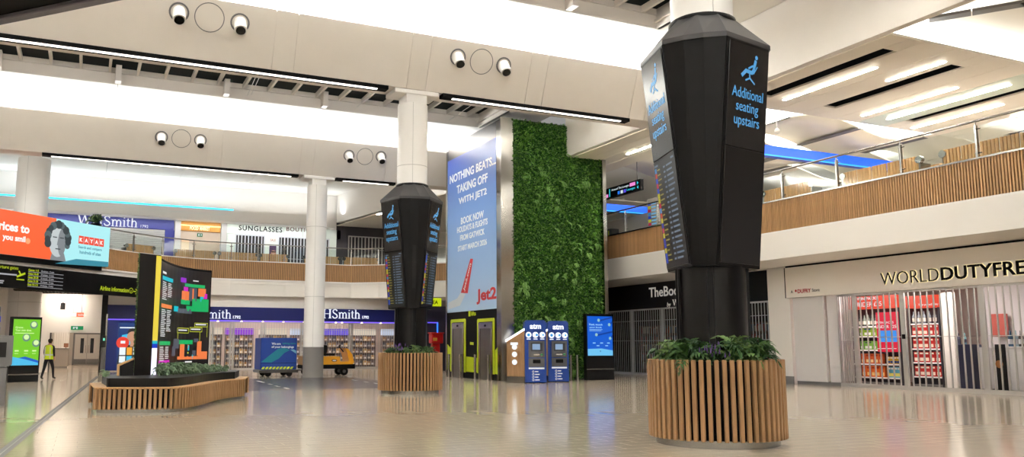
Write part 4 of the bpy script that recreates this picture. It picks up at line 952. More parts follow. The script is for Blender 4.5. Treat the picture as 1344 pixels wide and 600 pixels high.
# ================================================================== LETTERING IN A SERIF STYLE
def serif_word(mb, u, z, w, h, y0, y1, m=0):
    X = 0.0; parts = []
    def bar(a, b, t): parts.append(('s', [(X + a[0], a[1]), (X + b[0], b[1])], t))
    def ser(x, zz, hw=0.17): parts.append(('b', (X + x - hw, X + x + hw, zz - 0.025, zz + 0.025)))
    T, t = 0.15, 0.06
    bar((0.12, 1), (0.42, 0), T); bar((0.42, 0), (0.70, 1), t); bar((0.68, 1), (0.98, 0), T); bar((0.98, 0), (1.24, 1), t); ser(0.12, 0.98); ser(0.70, 0.98); ser(1.24, 0.98, 0.14); X += 1.42
    bar((0.18, 0), (0.18, 1), T); bar((0.82, 0), (0.82, 1), T); bar((0.18, 0.5), (0.82, 0.5), t)
    for xx in (0.18, 0.82): ser(xx, 0.025); ser(xx, 0.975)
    X += 1.06
    S = [(0.56, 0.80), (0.50, 0.92), (0.34, 0.98), (0.16, 0.92), (0.09, 0.76), (0.18, 0.61), (0.36, 0.50), (0.54, 0.38), (0.60, 0.22), (0.50, 0.07), (0.32, 0.02), (0.14, 0.08), (0.06, 0.24)]
    for a, b in zip(S[:-1], S[1:]): bar(a, b, 0.11)
    X += 0.72
    def arch(x0, x1):
        P = [(x0, 0.46), (x0 + 0.10, 0.60), (x0 + 0.20, 0.65), (x1 - 0.05, 0.58), (x1, 0.44)]
        for a, b in zip(P[:-1], P[1:]): bar(a, b, 0.085)
    for x in (0.16, 0.53, 0.90): bar((x, 0), (x, 0.62 if x < 0.2 else 0.5), 0.12); ser(x, 0.02, 0.14)
    ser(0.11, 0.63, 0.09); arch(0.16, 0.53); arch(0.53, 0.90); X += 1.10
    bar((0.15, 0), (0.15, 0.64), 0.12); ser(0.15, 0.02, 0.14); ser(0.10, 0.63, 0.09); bar((0.15, 0.83), (0.15, 0.93), 0.12); X += 0.34
    bar((0.17, 0.10), (0.17, 0.86), 0.11); bar((0.02, 0.64), (0.36, 0.64), t); bar((0.17, 0.10), (0.26, 0.03), 0.08); bar((0.26, 0.03), (0.38, 0.08), 0.06); X += 0.42
    bar((0.15, 0), (0.15, 1.0), 0.12); ser(0.15, 0.02, 0.14); ser(0.10, 0.98, 0.09); arch(0.15, 0.53); bar((0.53, 0), (0.53, 0.5), 0.12); ser(0.53, 0.02, 0.14); X += 0.70
    sx, sz = w / X, h
    for k in parts:
        if k[0] == 'b': a = k[1]; mb.poly([(u + a[0] * sx, z + a[2] * sz), (u + a[1] * sx, z + a[2] * sz), (u + a[1] * sx, z + a[3] * sz), (u + a[0] * sx, z + a[3] * sz)], y0, y1, m)
        else:
            (ax, az), (bx, bz) = k[1]; A = Vector((ax, az)); B = Vector((bx, bz)); d = (B - A).normalized(); n = Vector((-d.y, d.x)) * k[2] / 2
            if abs(d.y) > 0.3 and abs(d.x) > 0.15 and abs(A.y - B.y) > 0.9: n = Vector((-k[2] / 2 * (1 if d.y > 0 else -1), 0))
            P = [A - n, B - n, B + n, A + n]; mb.poly([(u + p.x * sx, z + p.y * sz) for p in P], y0, y1, m)

# ================================================================== GRILLE SHUTTERS
_bar = {}
def grille(plane, u0, u1, z0, z1, pitch, lab, mat, rods=(0.5,), bar_r=0.018, frame=0.05, off=0.0, group=None, name='security_grille', bunch=0):
    t = thing(name, lab, 'shutter', plane.m @ Vector(((u0 + u1) / 2, off, z0)), plane.rz, group); hw = (u1 - u0) / 2; H = z1 - z0
    k = (round(H, 2), mat.name, bar_r)
    if k not in _bar: _bar[k] = MB().box(-bar_r, bar_r, -bar_r, bar_r, 0.03, H - 0.03).mesh('bar', [mat])
    n = max(1, round((u1 - u0) / pitch))
    for i in range(1, n): put('bar', _bar[k], t, (-hw + (u1 - u0) * i / n, 0, 0))
    MB().box(-hw, hw, -0.03, 0.03, 0, 0.13).obj('bottom_rail', mat, t); MB().box(-hw, hw, -0.03, 0.03, H - 0.07, H).obj('top_rail', mat, t)
    MB().box(-hw, -hw + frame, -0.035, 0.035, 0, H).obj('stile', mat, t); MB().box(hw - frame, hw, -0.035, 0.035, 0, H).obj('stile', mat, t)
    for r_ in rods: MB().box(-hw, hw, -0.010, 0.010, H * r_ - 0.012, H * r_ + 0.012).obj('rod', mat, t)
    return t
m_bar = M('grille_alu', (196, 192, 188), 0.35, 0.6); m_bar_d = M('grille_grey', (206, 206, 208), 0.4, 0.2)

# ================================================================== DUTY FREE SHOP (right)
PW = Plane((24.5, 24.2, 0), R(-90))
wr = MB().box(24.52, 25.0, 24.17, 25.3, 0, FZ).obj('wall_right_pier', m_white2, kind='structure')
MB().box(24.50, 24.53, 24.15, 25.3, 0, 0.28).obj('baseboard_pier', m_grey, kind='structure')
sg = on(PW, 'shop_sign', 'cream duty free shop sign with backlit black lettering', 'sign')
ua, ub = PW.u(1034, 380), 13.5
MB().bbox(ua, ub, -0.12, 0.05, 3.24, 4.40, 0.01).obj('sign_board', M('sign_cream', (240, 232, 222), 0.16), sg)
MB().box(ua - 0.02, ub, -0.06, 0.05, 4.40, FZ - 0.003).box(ua - 0.03, ua, -0.125, 0.05, 3.24, 4.40).obj('black_strip', m_blackm, sg)  # black strip along the top and left edge of the board
OFF = -0.12
u0 = PW.u(1157, 369, OFF); u1 = PW.u(1233, 360, OFF); z0 = PW.z(1157, 374.5, OFF); hh = PW.z(1157, 358.5, OFF) - z0
lt = MB(); lt.text('WORLD', u0, z0, w=u1 - u0, h=hh, y=OFF - 0.03, d=0.02, bold=-0.012); 
wtot = (PW.u(1344, 360, OFF) - PW.u(1236, 360, OFF)); lt.text('DUTYFREE', PW.u(1236, 360, OFF), z0, w=wtot * 1.16, h=hh, y=OFF - 0.03, d=0.02, bold=0.02)
lt.obj('black_lettering', m_blackm, sg)
gl = MB(); gl.text('WORLD', u0 - 0.01, z0 - 0.012, w=u1 - u0 + 0.02, h=hh + 0.024, y=OFF - 0.002, d=0.01, bold=0.006); gl.text('DUTYFREE', PW.u(1236, 360, OFF) - 0.012, z0 - 0.014, w=wtot * 1.16 + 0.024, h=hh + 0.028, y=OFF - 0.002, d=0.01, bold=0.038)
gl.obj('letter_glow', E('warm_edge', (255, 236, 176), 1.1), sg)
lt = MB(); za = PW.z(1040, 385, OFF); lt.text('A', PW.u(1038, 385, OFF), za, h=0.11, y=OFF, d=0.006); lt.text('Store', PW.u(1066, 385, OFF), za, h=0.115, y=OFF, d=0.006); lt.obj('black_lettering', m_blackm, sg)
lt = MB(); lt.text('DUFRY', PW.u(1047, 385, OFF), za - 0.02, w=PW.u(1064.5, 385, OFF) - PW.u(1047, 385, OFF), h=0.15, y=OFF, d=0.006, bold=0.03); lt.disc(PW.u(1044.7, 383, OFF), za + 0.08, 0.05, OFF - 0.006, None, 8); lt.obj('red_lettering', M('dufry_red', (176, 36, 40), 0.4), sg)
# white end panels
wp_ = on(PW, 'white_end_panels', 'glossy white panels at the left end of the duty free front', 'panel')
for a, b, o in ((1042, 1082, 0.0), (1083, 1101, 0.12)):
    MB().bbox(PW.u(a, 440), PW.u(b, 440), 0.02 + o, 0.12 + o, 0.12, 3.24, 0.008).obj('panel', M('gloss_white', (222, 216, 214), 0.15), wp_)
MB().box(PW.u(1042, 440), PW.u(1101, 440), 0.06, 0.2, 0, 0.12).obj('plinth', m_grey, wp_)
g1, g2, g3, g4, g5 = PW.u(1101, 440), PW.u(1124, 440), PW.u(1187, 440), PW.u(1292, 440), 12.5
grille(PW, g1, g2, 0.0, 3.24, 0.10, 'folded stack of shutter bars at the left of the duty free entrance', m_bar, (0.5,), 0.02)
grille(PW, g2, g3, 0.0, 3.24, 0.225, 'barred shutter leaf before the twin packs shelf, left of the lock', m_bar, (0.53,), 0.019, 0.09)
grille(PW, g3, g4, 0.0, 3.24, 0.225, 'barred shutter leaf before the red gift boxes, right of the lock', m_bar, (0.53,), 0.019, 0.09)
grille(PW, g4, g5, 0.0, 3.24, 0.225, 'barred shutter leaf at the right picture edge', m_bar, (0.53,), 0.019, 0.09)
lk = MB().bbox(PW.u(1187, 440) - 0.05, PW.u(1187, 440) + 0.07, -0.07, -0.036, 1.65, 1.80, 0.01).obj('shutter_lock', m_blackm, None, tuple(PW.o), PW.rz, label='small black lock where two shutter leaves meet', cat='lock')
# shop interior
shop = MB(); shop.box(30.0, 30.1, 9, 25.2, 0, FZ); shop.box(24.9, 30, 25.1, 25.2, 0, FZ); so = shop.obj('wall_shop', m_white2, kind='structure')
MB().box(24.7, 30.0, 9, 25.1, 3.55, 3.6).obj('ceiling_shop', m_white2, kind='structure')
for i, (x, y, lab) in enumerate(((25.25, 21.3, 'shop ceiling light above the twin packs shelf'), (25.25, 18.2, 'shop ceiling light above the dark pedestal'), (28, 14.5, 'shop ceiling light deep behind the right shutter leaf'))):
    t = thing('shop_light', lab, 'ceiling light', (x, y, 3.55), 0); MB().box(-0.6, 0.6, -0.3, 0.3, -0.05, -0.002).obj('frame', m_col, t); MB().box(-0.55, 0.55, -0.25, 0.25, -0.06, -0.051).obj('diffuser', E('shop_lamp', (255, 246, 240), 48), t)
PD = 1.6
def shelf_unit(x0, x1, ytop, rows, lab, head):
    a, b = PW.u(x0, 440, PD), PW.u(x1, 440, PD); z1 = PW.z((x0 + x1) / 2, ytop, PD)
    t = thing('shelf_unit', lab, 'shelf', PW.m @ Vector(((a + b) / 2, PD, 0)), PW.rz); hw = (b - a) / 2
    MB().box(-hw, hw, 0.34, 0.40, 0, z1).obj('back_panel', M('shelf_dark', (58, 54, 62), 0.5), t)
    MB().box(-hw, -hw + 0.04, 0.0, 0.40, 0, z1).box(hw - 0.04, hw, 0.0, 0.40, 0, z1).obj('side_panel', M('shelf_dark'), t); MB().box(-hw, hw, 0.02, 0.40, 0, 0.12).obj('plinth', m_grey, t)
    zs = []
    for y in rows:
        z = PW.z((x0 + x1) / 2, y, PD); zs.append(z); MB().box(-hw + 0.04, hw - 0.04, 0.0, 0.34, z - 0.05, z).obj('shelf', M('shelf_white', (226, 222, 220), 0.4), t)
        MB().box(-hw + 0.06, hw - 0.06, -0.004, 0.0, z - 0.045, z - 0.01).obj('price_strip', M('price', (240, 236, 236), 0.4), t)
    hd = MB().box(-hw, hw, -0.06, 0.40, z1, z1 + (PW.z(x0, ytop - 16, PD) - PW.z(x0, ytop, PD))).obj('header', E('header_red', (236, 74, 48), 0.9), t)
    return t, zs, a, b, z1, hw
t, zs, a, b, z1, hw = shelf_unit(1118, 1181, 405, (428, 441, 459, 477.5, 495), 'shelf unit of twin packs under a red header in the duty free shop', 1)
h = MB(); h.text('TWIN PACKS', -hw + 0.28, z1 + 0.32, w=1.0, h=0.11, y=-0.062, d=0.004, bold=0.02); h.text('UNDER £25', -hw + 0.28, z1 + 0.08, w=1.15, h=0.17, y=-0.062, d=0.004, bold=0.0); h.obj('header_lettering', m_wtxt, t)
ps = MB().box(PW.u(1151, 440, PD - 0.15), PW.u(1180, 440, PD - 0.15), PD - 0.15, PD - 0.12, PW.z(1165, 462, PD), PW.z(1165, 410, PD)).obj('poster', E('poster_red', (226, 28, 60), 0.9), None, tuple(PW.o), PW.rz, label='bright red poster hanging before the twin packs shelf', cat='poster')
h = MB(); zz = PW.z(1165, 425, PD); uu = PW.u(1153, 425, PD); h.text('TWIN PACKS', uu, zz, w=0.75, h=0.08, y=PD - 0.152, d=0.004); h.text('UNDER £25', uu, zz - 0.16, w=0.85, h=0.11, y=PD - 0.152, d=0.004); h.rect(uu, uu + 0.8, PW.z(1165, 458, PD), PW.z(1165, 458, PD) + 0.02, PD - 0.156); h.obj('lettering', m_wtxt, ps)
h = MB(); h.rect(uu + 0.1, uu + 0.85, PW.z(1165, 449, PD), PW.z(1165, 434, PD), PD - 0.156); h.obj('printed_bottles', E('poster_blue_print', (60, 150, 240), 0.9), ps)
ORD = ['first', 'second', 'third', 'fourth', 'fifth', 'sixth']; _pk = {}
def pack_mesh(w, d, h, cols):
    k = (w, d, h, cols)
    if k not in _pk:
        q = MB(); q.bbox(-w / 2, w / 2, 0, d, 0, h, min(w, h) * 0.06, 0); q.rect(-w * 0.34, w * 0.34, h * 0.12, h * 0.42, -0.003, 1); q.rect(-w * 0.3, w * 0.3, h * 0.75, h * 0.9, -0.003, 2)
        _pk[k] = q.mesh('pack', [M('pk_%d_%d_%d' % c, c, 0.35) for c in cols])
    return _pk[k]
def bottle_mesh(c1, c2, h=0.34):
    k = ('bt', c1, c2, h)
    if k not in _pk:
        q = MB(); r = h * 0.14; q.lathe([(0.01, 0), (r, 0), (r, h * 0.6), (r * 0.4, h * 0.75), (r * 0.38, h * 0.95), (0.005, h)], 10, 0); q.lathe([(r * 1.03, h * 0.15), (r * 1.03, h * 0.45)], 10, 1)
        _pk[k] = q.mesh('bottle', [M('pk_%d_%d_%d' % c1, c1, 0.2), M('pk_%d_%d_%d' % c2, c2, 0.4)])
    return _pk[k]
def stock(t_, kind, n, zs_i, me, lab, cat, grp, hw, u_lo, u_hi):
    mt = t_.matrix_basis
    for i in range(n):
        u = u_lo + (u_hi - u_lo) * (i + 0.5) / n
        put(kind, me, None, mt @ Vector((u, 0.06, zs_i)), PW.rz, lab + ', ' + ORD[i] + ' from left', cat, grp)
stock(t, 'bottle', 5, zs[0], bottle_mesh((120, 130, 120), (210, 205, 190), 0.42), 'bottle on the top shelf left of the red poster', 'bottle', 'bottles on the top twin packs shelf', hw, -hw + 0.3, -hw + 1.15)
stock(t, 'gift_pack', 5, zs[1], pack_mesh(0.16, 0.12, 0.30, ((150, 190, 60), (225, 228, 220), (70, 110, 170))), 'green and white pack on the second twin packs shelf', 'pack', 'packs on the second shelf', hw, -hw + 0.3, -hw + 1.2)
stock(t, 'gift_pack', 5, zs[2], pack_mesh(0.16, 0.12, 0.31, ((120, 180, 70), (225, 228, 220), (80, 90, 90))), 'green and white pack on the third twin packs shelf', 'pack', 'packs on the third shelf', hw, -hw + 0.3, -hw + 1.2)
stock(t, 'gift_pack', 5, zs[3], pack_mesh(0.17, 0.12, 0.36, ((214, 96, 44), (240, 214, 150), (170, 50, 30))), 'orange pack on the fourth shelf left of the red poster', 'pack', 'orange packs on the fourth shelf', hw, -hw + 0.3, -hw + 1.25)
stock(t, 'gift_pack', 4, zs[3], pack_mesh(0.18, 0.12, 0.26, ((220, 180, 60), (60, 90, 160), (230, 230, 220))), 'yellow and blue pack below the red poster', 'pack', 'yellow packs on the fourth shelf', hw, -hw + 1.4, hw - 0.1)
stock(t, 'gift_pack', 5, zs[4], pack_mesh(0.18, 0.12, 0.40, ((236, 110, 40), (250, 210, 130), (190, 60, 30))), 'tall orange pack on the bottom twin packs shelf', 'pack', 'orange packs on the bottom shelf', hw, -hw + 0.3, -hw + 1.3)
stock(t, 'gift_pack', 4, zs[4], pack_mesh(0.19, 0.12, 0.38, ((110, 190, 215), (240, 226, 110), (240, 240, 235))), 'pale blue and yellow pack on the bottom shelf', 'pack', 'pale blue packs on the bottom shelf', hw, -hw + 1.4, hw - 0.1)
t, zs, a, b, z1, hw = shelf_unit(1193, 1234, 404, (424.5, 440, 457.5, 475.5, 494), 'shelf unit of red gift boxes under a red header in the duty free shop', 1)
h = MB(); h.text('Treat yourself today', -0.1, z1 + 0.05, w=0.75, h=0.09, y=-0.062, d=0.004); h.obj('header_lettering', m_wtxt, t)
stock(t, 'bottle', 5, zs[0], bottle_mesh((130, 140, 150), (220, 215, 205), 0.42), 'clear bottle on the top shelf above the red gift boxes', 'bottle', 'clear bottles above the red boxes', hw, -hw + 0.1, hw - 0.1)
for i, nm in ((1, 'second'), (2, 'third'), (3, 'fourth'), (4, 'bottom')):
    stock(t, 'gift_box', 5, zs[i], pack_mesh(0.20, 0.12, 0.36, ((196, 40, 36), (236, 214, 196), (244, 232, 214))), 'red gift box on the %s shelf of the gift unit' % nm, 'gift box', 'red gift boxes, %s shelf' % nm, hw, -hw + 0.08, hw - 0.08)
PL = lambda x0, x1, y0, y1, off: (PW.u(x0, 440, off), PW.u(x1, 440, off), PW.z((x0 + x1) / 2, y1, off), PW.z((x0 + x1) / 2, y0, off))
a, b, z0, z1 = PL(1236, 1252, 388, 500, 1.6); MB().box(a, b, 1.6, 1.8, 0, 3.2).obj('dark_pillar', m_white2, None, tuple(PW.o), PW.rz, label='white pillar right of the red gift shelves', cat='pillar')
a, b, z0, z1 = PL(1253, 1274, 452, 497, 1.0)
t = on(PW, 'pedestal', 'dark navy pedestal behind the shutter right of the gift shelves', 'pedestal'); MB().bbox(a, b, 1.0, 1.5, 0.06, z1, 0.02).obj('body', M('navy', (34, 36, 62), 0.35), t); MB().box(a + 0.03, b - 0.03, 1.03, 1.47, 0, 0.06).obj('foot', m_blackm, t)
for i, (x, c) in enumerate(((1258, (90, 90, 110)), (1266, (150, 200, 210)))):
    put('perfume_bottle', bottle_mesh(c, (60, 60, 80), 0.36), None, PW.m @ Vector((PW.u(x, 440, 1.2), 1.2, z1)), PW.rz, 'tall grey bottle on the navy pedestal' if i == 0 else 'pale blue bottle on the navy pedestal', 'bottle')
def counter(x0, x1, y0, off, lab):
    a, b, z0, z1 = PL(x0, x1, y0, 500, off); t = on(PW, 'display_counter', lab, 'counter'); MB().bbox(a, b, off, off + 0.6, 0.08, z1 - 0.04, 0.01).obj('cabinet', M('counter_white', (232, 228, 228), 0.25), t); MB().bbox(a - 0.02, b + 0.02, off - 0.02, off + 0.62, z1 - 0.04, z1, 0.008).obj('top', M('counter_white'), t); MB().box(a + 0.04, b - 0.04, off + 0.05, off + 0.55, 0, 0.08).obj('plinth', m_grey, t); return z1
zc = counter(1275, 1290, 456, 1.3, 'white display counter right of the navy pedestal')
zc = counter(1318, 1375, 455, 1.2, 'white display counter at the right picture edge')
for i, (x, c, lab) in enumerate(((1326, (60, 90, 120), 'dark blue bottle on the right white counter'), (1333, (170, 190, 200), 'pale bottle on the right white counter'), (1340, (70, 60, 60), 'dark bottle at the end of the right white counter'))):
    put('perfume_bottle', bottle_mesh(c, (200, 200, 205), 0.5), None, PW.m @ Vector((PW.u(x, 440, 1.4), 1.4, zc)), PW.rz, lab, 'bottle')
a, b, z0, z1 = PL(1303, 1323, 412, 442, 2.6); MB().box(a, b, 2.6, 2.66, z0, z1).obj('wall_picture', M('pic_red', (176, 84, 74), 0.5), None, tuple(PW.o), PW.rz, label='dull red panel on the wall behind the right shutter leaf', cat='panel')
a, b, z0, z1 = PL(1296, 1375, 370, 500, 2.8); MB().box(a, b + 1, 2.8, 2.9, 0, 3.5).obj('partition', M('part_grey', (214, 208, 210), 0.5), None, tuple(PW.o), PW.rz, label='grey partition deep behind the right shutter leaf', cat='partition')
a, b, z0, z1 = PL(1304, 1313, 452, 510, 0.9)
t = on(PW, 'display_stand', 'dark narrow poster stand with a bottle picture behind the right shutter', 'stand'); MB().bbox(a, b, 0.9, 1.1, 0.05, z1, 0.01).obj('body', m_black, t); MB().disc((a + b) / 2, z1 - 0.6, 0.12, 0.895, None, 12).obj('picture', M('amber', (170, 110, 60), 0.4), t)
th = MB()
for i in range(14):
    a = PW.u(1130 + 16 * i, 500); b = PW.u(1130 + 16 * i + 14, 500); th.box(a, b, -0.02, 0.16, 0, 0.045, i % 3)
th.obj('threshold', [m_blackm, M('thr_red', (150, 60, 50), 0.4), M('thr_grey', (170, 166, 164), 0.4)], None, tuple(PW.o), PW.rz, label='low dark and red threshold strip along the duty free shutters', cat='threshold')

# ================================================================== BOOKSHOP
PB = Plane((25.0, 37.6, 0), R(-90))
bs = on(PB, 'shop_sign', 'black bookshop sign board with white lettering behind the near totem', 'sign'); L = 37.6 - 25.3
MB().box(0, L, -0.06, 0.05, 3.24, FZ - 0.004).obj('sign_board', M('book_black', (16, 14, 15), 0.35), bs)
h = MB(); z0 = PB.z(852, 392, -0.06); hh = PB.z(852, 377, -0.06) - z0; wu = PB.u(893, 390, -0.06) - PB.u(852, 390, -0.06)
h.text('TheBookshop', PB.u(852, 390, -0.06), z0 - 0.10, w=wu * 1.68, h=hh * 1.12, y=-0.06, d=0.01, bold=0.015); h.obj('lettering', M('letter_cream', (226, 222, 214), 0.5, emit=(226, 222, 214), es=0.35), bs); h = MB(); h.text('by', PB.u(875, 390, -0.06), z0 - 0.52, h=0.27, y=-0.06, d=0.01, shear=0.2)
serif_word(h, PB.u(882.5, 390, -0.06), z0 - 0.42, 1.9, 0.28, -0.07, -0.06); h.obj('lettering', M('letter_cream', (226, 222, 214), 0.5, emit=(226, 222, 214), es=0.35), bs, kind='stuff')
lw = L / 5
for i, nm in enumerate(('leftmost bookshop shutter leaf next to the blue screen', 'second bookshop shutter leaf from the left', 'middle bookshop shutter leaf left of the near totem', 'bookshop shutter leaf hidden behind the near totem', 'bookshop shutter leaf right of the near totem')):
    grille(PB, lw * i + 0.02, lw * (i + 1) - 0.02, 0, 3.24, 0.175, nm, m_bar_d, (0.52, 0.82), 0.013, 0.06, group='bookshop shutter')
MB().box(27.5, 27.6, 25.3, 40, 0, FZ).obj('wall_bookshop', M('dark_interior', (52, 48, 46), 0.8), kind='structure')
MB().box(25.0, 27.5, 37.6, 37.75, 0, FZ).box(21.8, 25.0, 37.6, 37.75, 0, FZ).obj('wall_right_return', m_black, kind='structure')
for i in range(6):
    t = thing('bookcase', ['first', 'second', 'third', 'fourth', 'fifth', 'last'][i] + ' dim bookcase from the left behind the bookshop shutters', 'bookcase', (27.0, 36.6 - 2.05 * i, 0), R(-90))
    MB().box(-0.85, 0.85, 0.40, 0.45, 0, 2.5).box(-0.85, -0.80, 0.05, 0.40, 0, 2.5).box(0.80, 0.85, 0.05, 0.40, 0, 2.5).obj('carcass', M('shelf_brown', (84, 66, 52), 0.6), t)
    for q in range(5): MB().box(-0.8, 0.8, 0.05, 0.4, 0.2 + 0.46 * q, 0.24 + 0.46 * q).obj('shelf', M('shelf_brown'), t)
    for q in range(5):
        bk = MB(); x = -0.78; r_ = random.Random(i * 9 + q)
        while x < 0.7:
            ww = r_.uniform(0.04, 0.09); bk.box(x, x + ww - 0.006, 0.14, 0.34, 0.24 + 0.46 * q, 0.24 + 0.46 * q + r_.uniform(0.24, 0.36), r_.randrange(4)); x += ww
        bk.obj('row_of_books', [M('bk%d' % v, c, 0.6) for v, c in enumerate(((120, 60, 50), (70, 84, 100), (170, 160, 140), (60, 60, 58)))], t, kind='stuff')

# ================================================================== BOOKSELLER, ground floor, back of the hall
PH = Plane((0, 52.2, 0), 0.0)
m_navy = M('navy_sign', (22, 30, 104), 0.35)
x0, x1 = PH.u(139, 410), PH.u(592, 410); zs0, zs1 = PH.z(350, 421), PH.z(350, 404)
MB().box(-3.0, 24.9, 52.2, 52.4, zs1, FZ).obj('wall_back', m_white2, kind='structure')
hs = on(PH, 'shop_sign', 'long navy fascia with white serif lettering over the ground floor bookseller', 'sign')
MB().bbox(x0, x1, -0.10, 0.05, zs0, zs1, 0.01).obj('sign_board', m_navy, hs)
for a, b, c, d in ((233, 304, 306, 316), (407, 473, 475.5, 484)):
    h = MB(); ul, ur = PH.u(a, 410, -0.1), PH.u(b, 410, -0.1); zb_ = PH.z((a + b) / 2, 418, -0.1); serif_word(h, ul, zb_, ur - ul, PH.z((a + b) / 2, 406, -0.1) - zb_, -0.14, -0.10)
    h.text('1792', PH.u(c, 410, -0.1), zb_, w=PH.u(d, 410, -0.1) - PH.u(c, 410, -0.1), h=0.19, y=-0.10, d=0.03, bold=0.03)
    h.obj('lettering', E('whs_white', (238, 242, 255), 1.1), hs, kind='stuff')
MB().box(x0, x1, -0.12, -0.06, zs0 - 0.07, zs0 - 0.01).obj('violet_strip_light', E('violet', (120, 90, 255), 1.3), hs)
bx0 = PH.u(139, 450); bx1 = PH.u(277, 450)
hb = on(PH, 'blue_hoarding', 'plain blue wall panel left of the map board with a poster on it', 'panel'); MB().box(PH.u(139, 450), PH.u(206, 450), -0.08, 0.0, 0.05, zs0).obj('panel', M('hoard_blue', (18, 44, 140), 0.35), hb); MB().box(PH.u(139, 450), PH.u(206, 450), -0.085, -0.08, PH.z(150, 420), PH.z(150, 420) + 0.03).obj('joint', m_blackm, hb)
po = on(PH, 'food_poster', 'lit poster with a man, a red badge and food pictures on the blue panel', 'poster')
pp = lambda x, y: PH.uz(x, y, -0.1)
a, b = pp(152, 486), pp(190, 424); MB().box(a[0], b[0], -0.13, -0.085, a[1], b[1]).obj('light_box', E('po_navy', (16, 60, 130), 0.8), po)
q = MB()
q.rect(pp(156, 455)[0], pp(186, 455)[0], pp(168, 431)[1], pp(168, 429.5)[1], -0.133, 0)
q.poly([pp(158, 455), pp(188, 452), pp(188, 434), pp(160, 440)], -0.132, None, 5)
q.poly([pp(153, 478), pp(190, 478), pp(190, 452), pp(166, 453), pp(157, 458)], -0.133, None, 1)
q.disc(*pp(174, 442), 0.30, -0.136, None, 18, 2); q.disc(*pp(174, 437), 0.27, -0.135, None, 16, 1); q.rect(pp(170.5, 455)[0], pp(177.5, 455)[0], pp(168, 455)[1], pp(168, 446)[1], -0.1345, 2)
q.disc(*pp(161, 450), 0.34, -0.138, None, 20, 3); q.rect(pp(158, 455)[0], pp(164, 455)[0], pp(168, 451)[1], pp(168, 447.5)[1], -0.14, 0)
for i, (xa, ya, xb, yb, m_) in enumerate(((157, 456, 165, 466, 0), (166.5, 456, 173.5, 466, 4), (175, 456, 184, 466, 0), (157, 467.5, 165, 476, 0), (166.5, 467.5, 173.5, 474, 5), (175, 467.5, 184, 472, 0))): q.rect(pp(xa, 455)[0], pp(xb, 455)[0], pp(168, yb)[1], pp(168, ya)[1], -0.139, m_)
q.obj('print', [E('po_white', (235, 245, 250), 1.0), E('po_dark', (40, 34, 34), 0.6), E('po_skin', (205, 150, 120), 0.9), E('po_red', (230, 60, 40), 1.0), E('po_orange', (240, 170, 50), 1.0), E('po_cyan', (60, 190, 230), 1.0)], po)
xs = [PH.u(206, 450)] + [PH.u(x, 450) for x in (277, 304, 345, 397, 460, 520, 592)]
LB = ['leaf hidden behind the map board', 'leaf just right of the map board', 'leaf left of the blue luggage cart', 'leaf behind the blue luggage cart', 'leaf behind the slim column and yellow tug', 'leaf left of the distant totem', 'leaf behind the distant totem']
for i in range(7): grille(PH, xs[i] + 0.02, xs[i + 1] - 0.02, 0, zs0 - 0.08, 0.155, 'barred bookseller shutter, ' + LB[i], m_bar, (0.5, 0.84), 0.012, 0.11, group='ground floor bookseller shutter')
MB().box(1.6, 25, 57.5, 57.6, 0, FZ).box(25, 25.1, 40, 57.5, 0, FZ).obj('wall_store', M('store_wall', (214, 200, 192), 0.6), kind='structure')
for i, (x, y) in enumerate(((8.5, 53.4), (11.5, 53.4), (14.5, 53.4), (17.5, 53.4), (10, 55.4), (15, 55.4))):
    t = thing('store_light', ['first', 'second', 'third', 'fourth', 'rear left', 'rear right'][i] + ' ceiling light inside the ground floor bookseller', 'ceiling light', (x, y, FZ), 0)
    MB().box(-0.9, 0.9, -0.2, 0.2, -0.08, -0.003).obj('frame', m_col, t); MB().box(-0.85, 0.85, -0.15, 0.15, -0.09, -0.081).obj('diffuser', E('store_lamp', (255, 238, 226), 40), t)
DLN = ['first', 'second', 'third', 'fourth', 'fifth', 'sixth', 'seventh', 'eighth', 'ninth']
for x in (286, 317, 345, 372, 399, 441, 449, 475, 500):
    p = PH.m @ Vector((PH.u(x, 421, -0.15), -0.15, zs0 - 0.03)); t = thing('sign_downlight', DLN.pop(0) + ' tiny downlight from the left under the navy bookseller fascia', 'light', p, 0, 'downlights under the navy fascia')
    MB().cyl((0, 0), 0.05, -0.03, 0.03, 10).obj('housing', m_col, t); MB().cyl((0, 0), 0.06, -0.06, -0.031, 10).obj('lamp', E('dl', (255, 240, 230), 5), t)
CN = ['tan', 'grey', 'brick red', 'slate', 'honey', 'mauve']; ROWN = ['bottom', 'second', 'middle', 'fourth', 'top']
CO = [((206, 170, 120), (240, 230, 220), (150, 60, 50)), ((170, 150, 150), (230, 230, 235), (90, 90, 110)), ((196, 110, 90), (240, 220, 190), (120, 40, 40)), ((120, 120, 130), (210, 205, 200), (60, 60, 70)), ((220, 190, 140), (250, 240, 230), (190, 120, 60)), ((150, 90, 130), (236, 220, 230), (80, 50, 100))]
k = 0
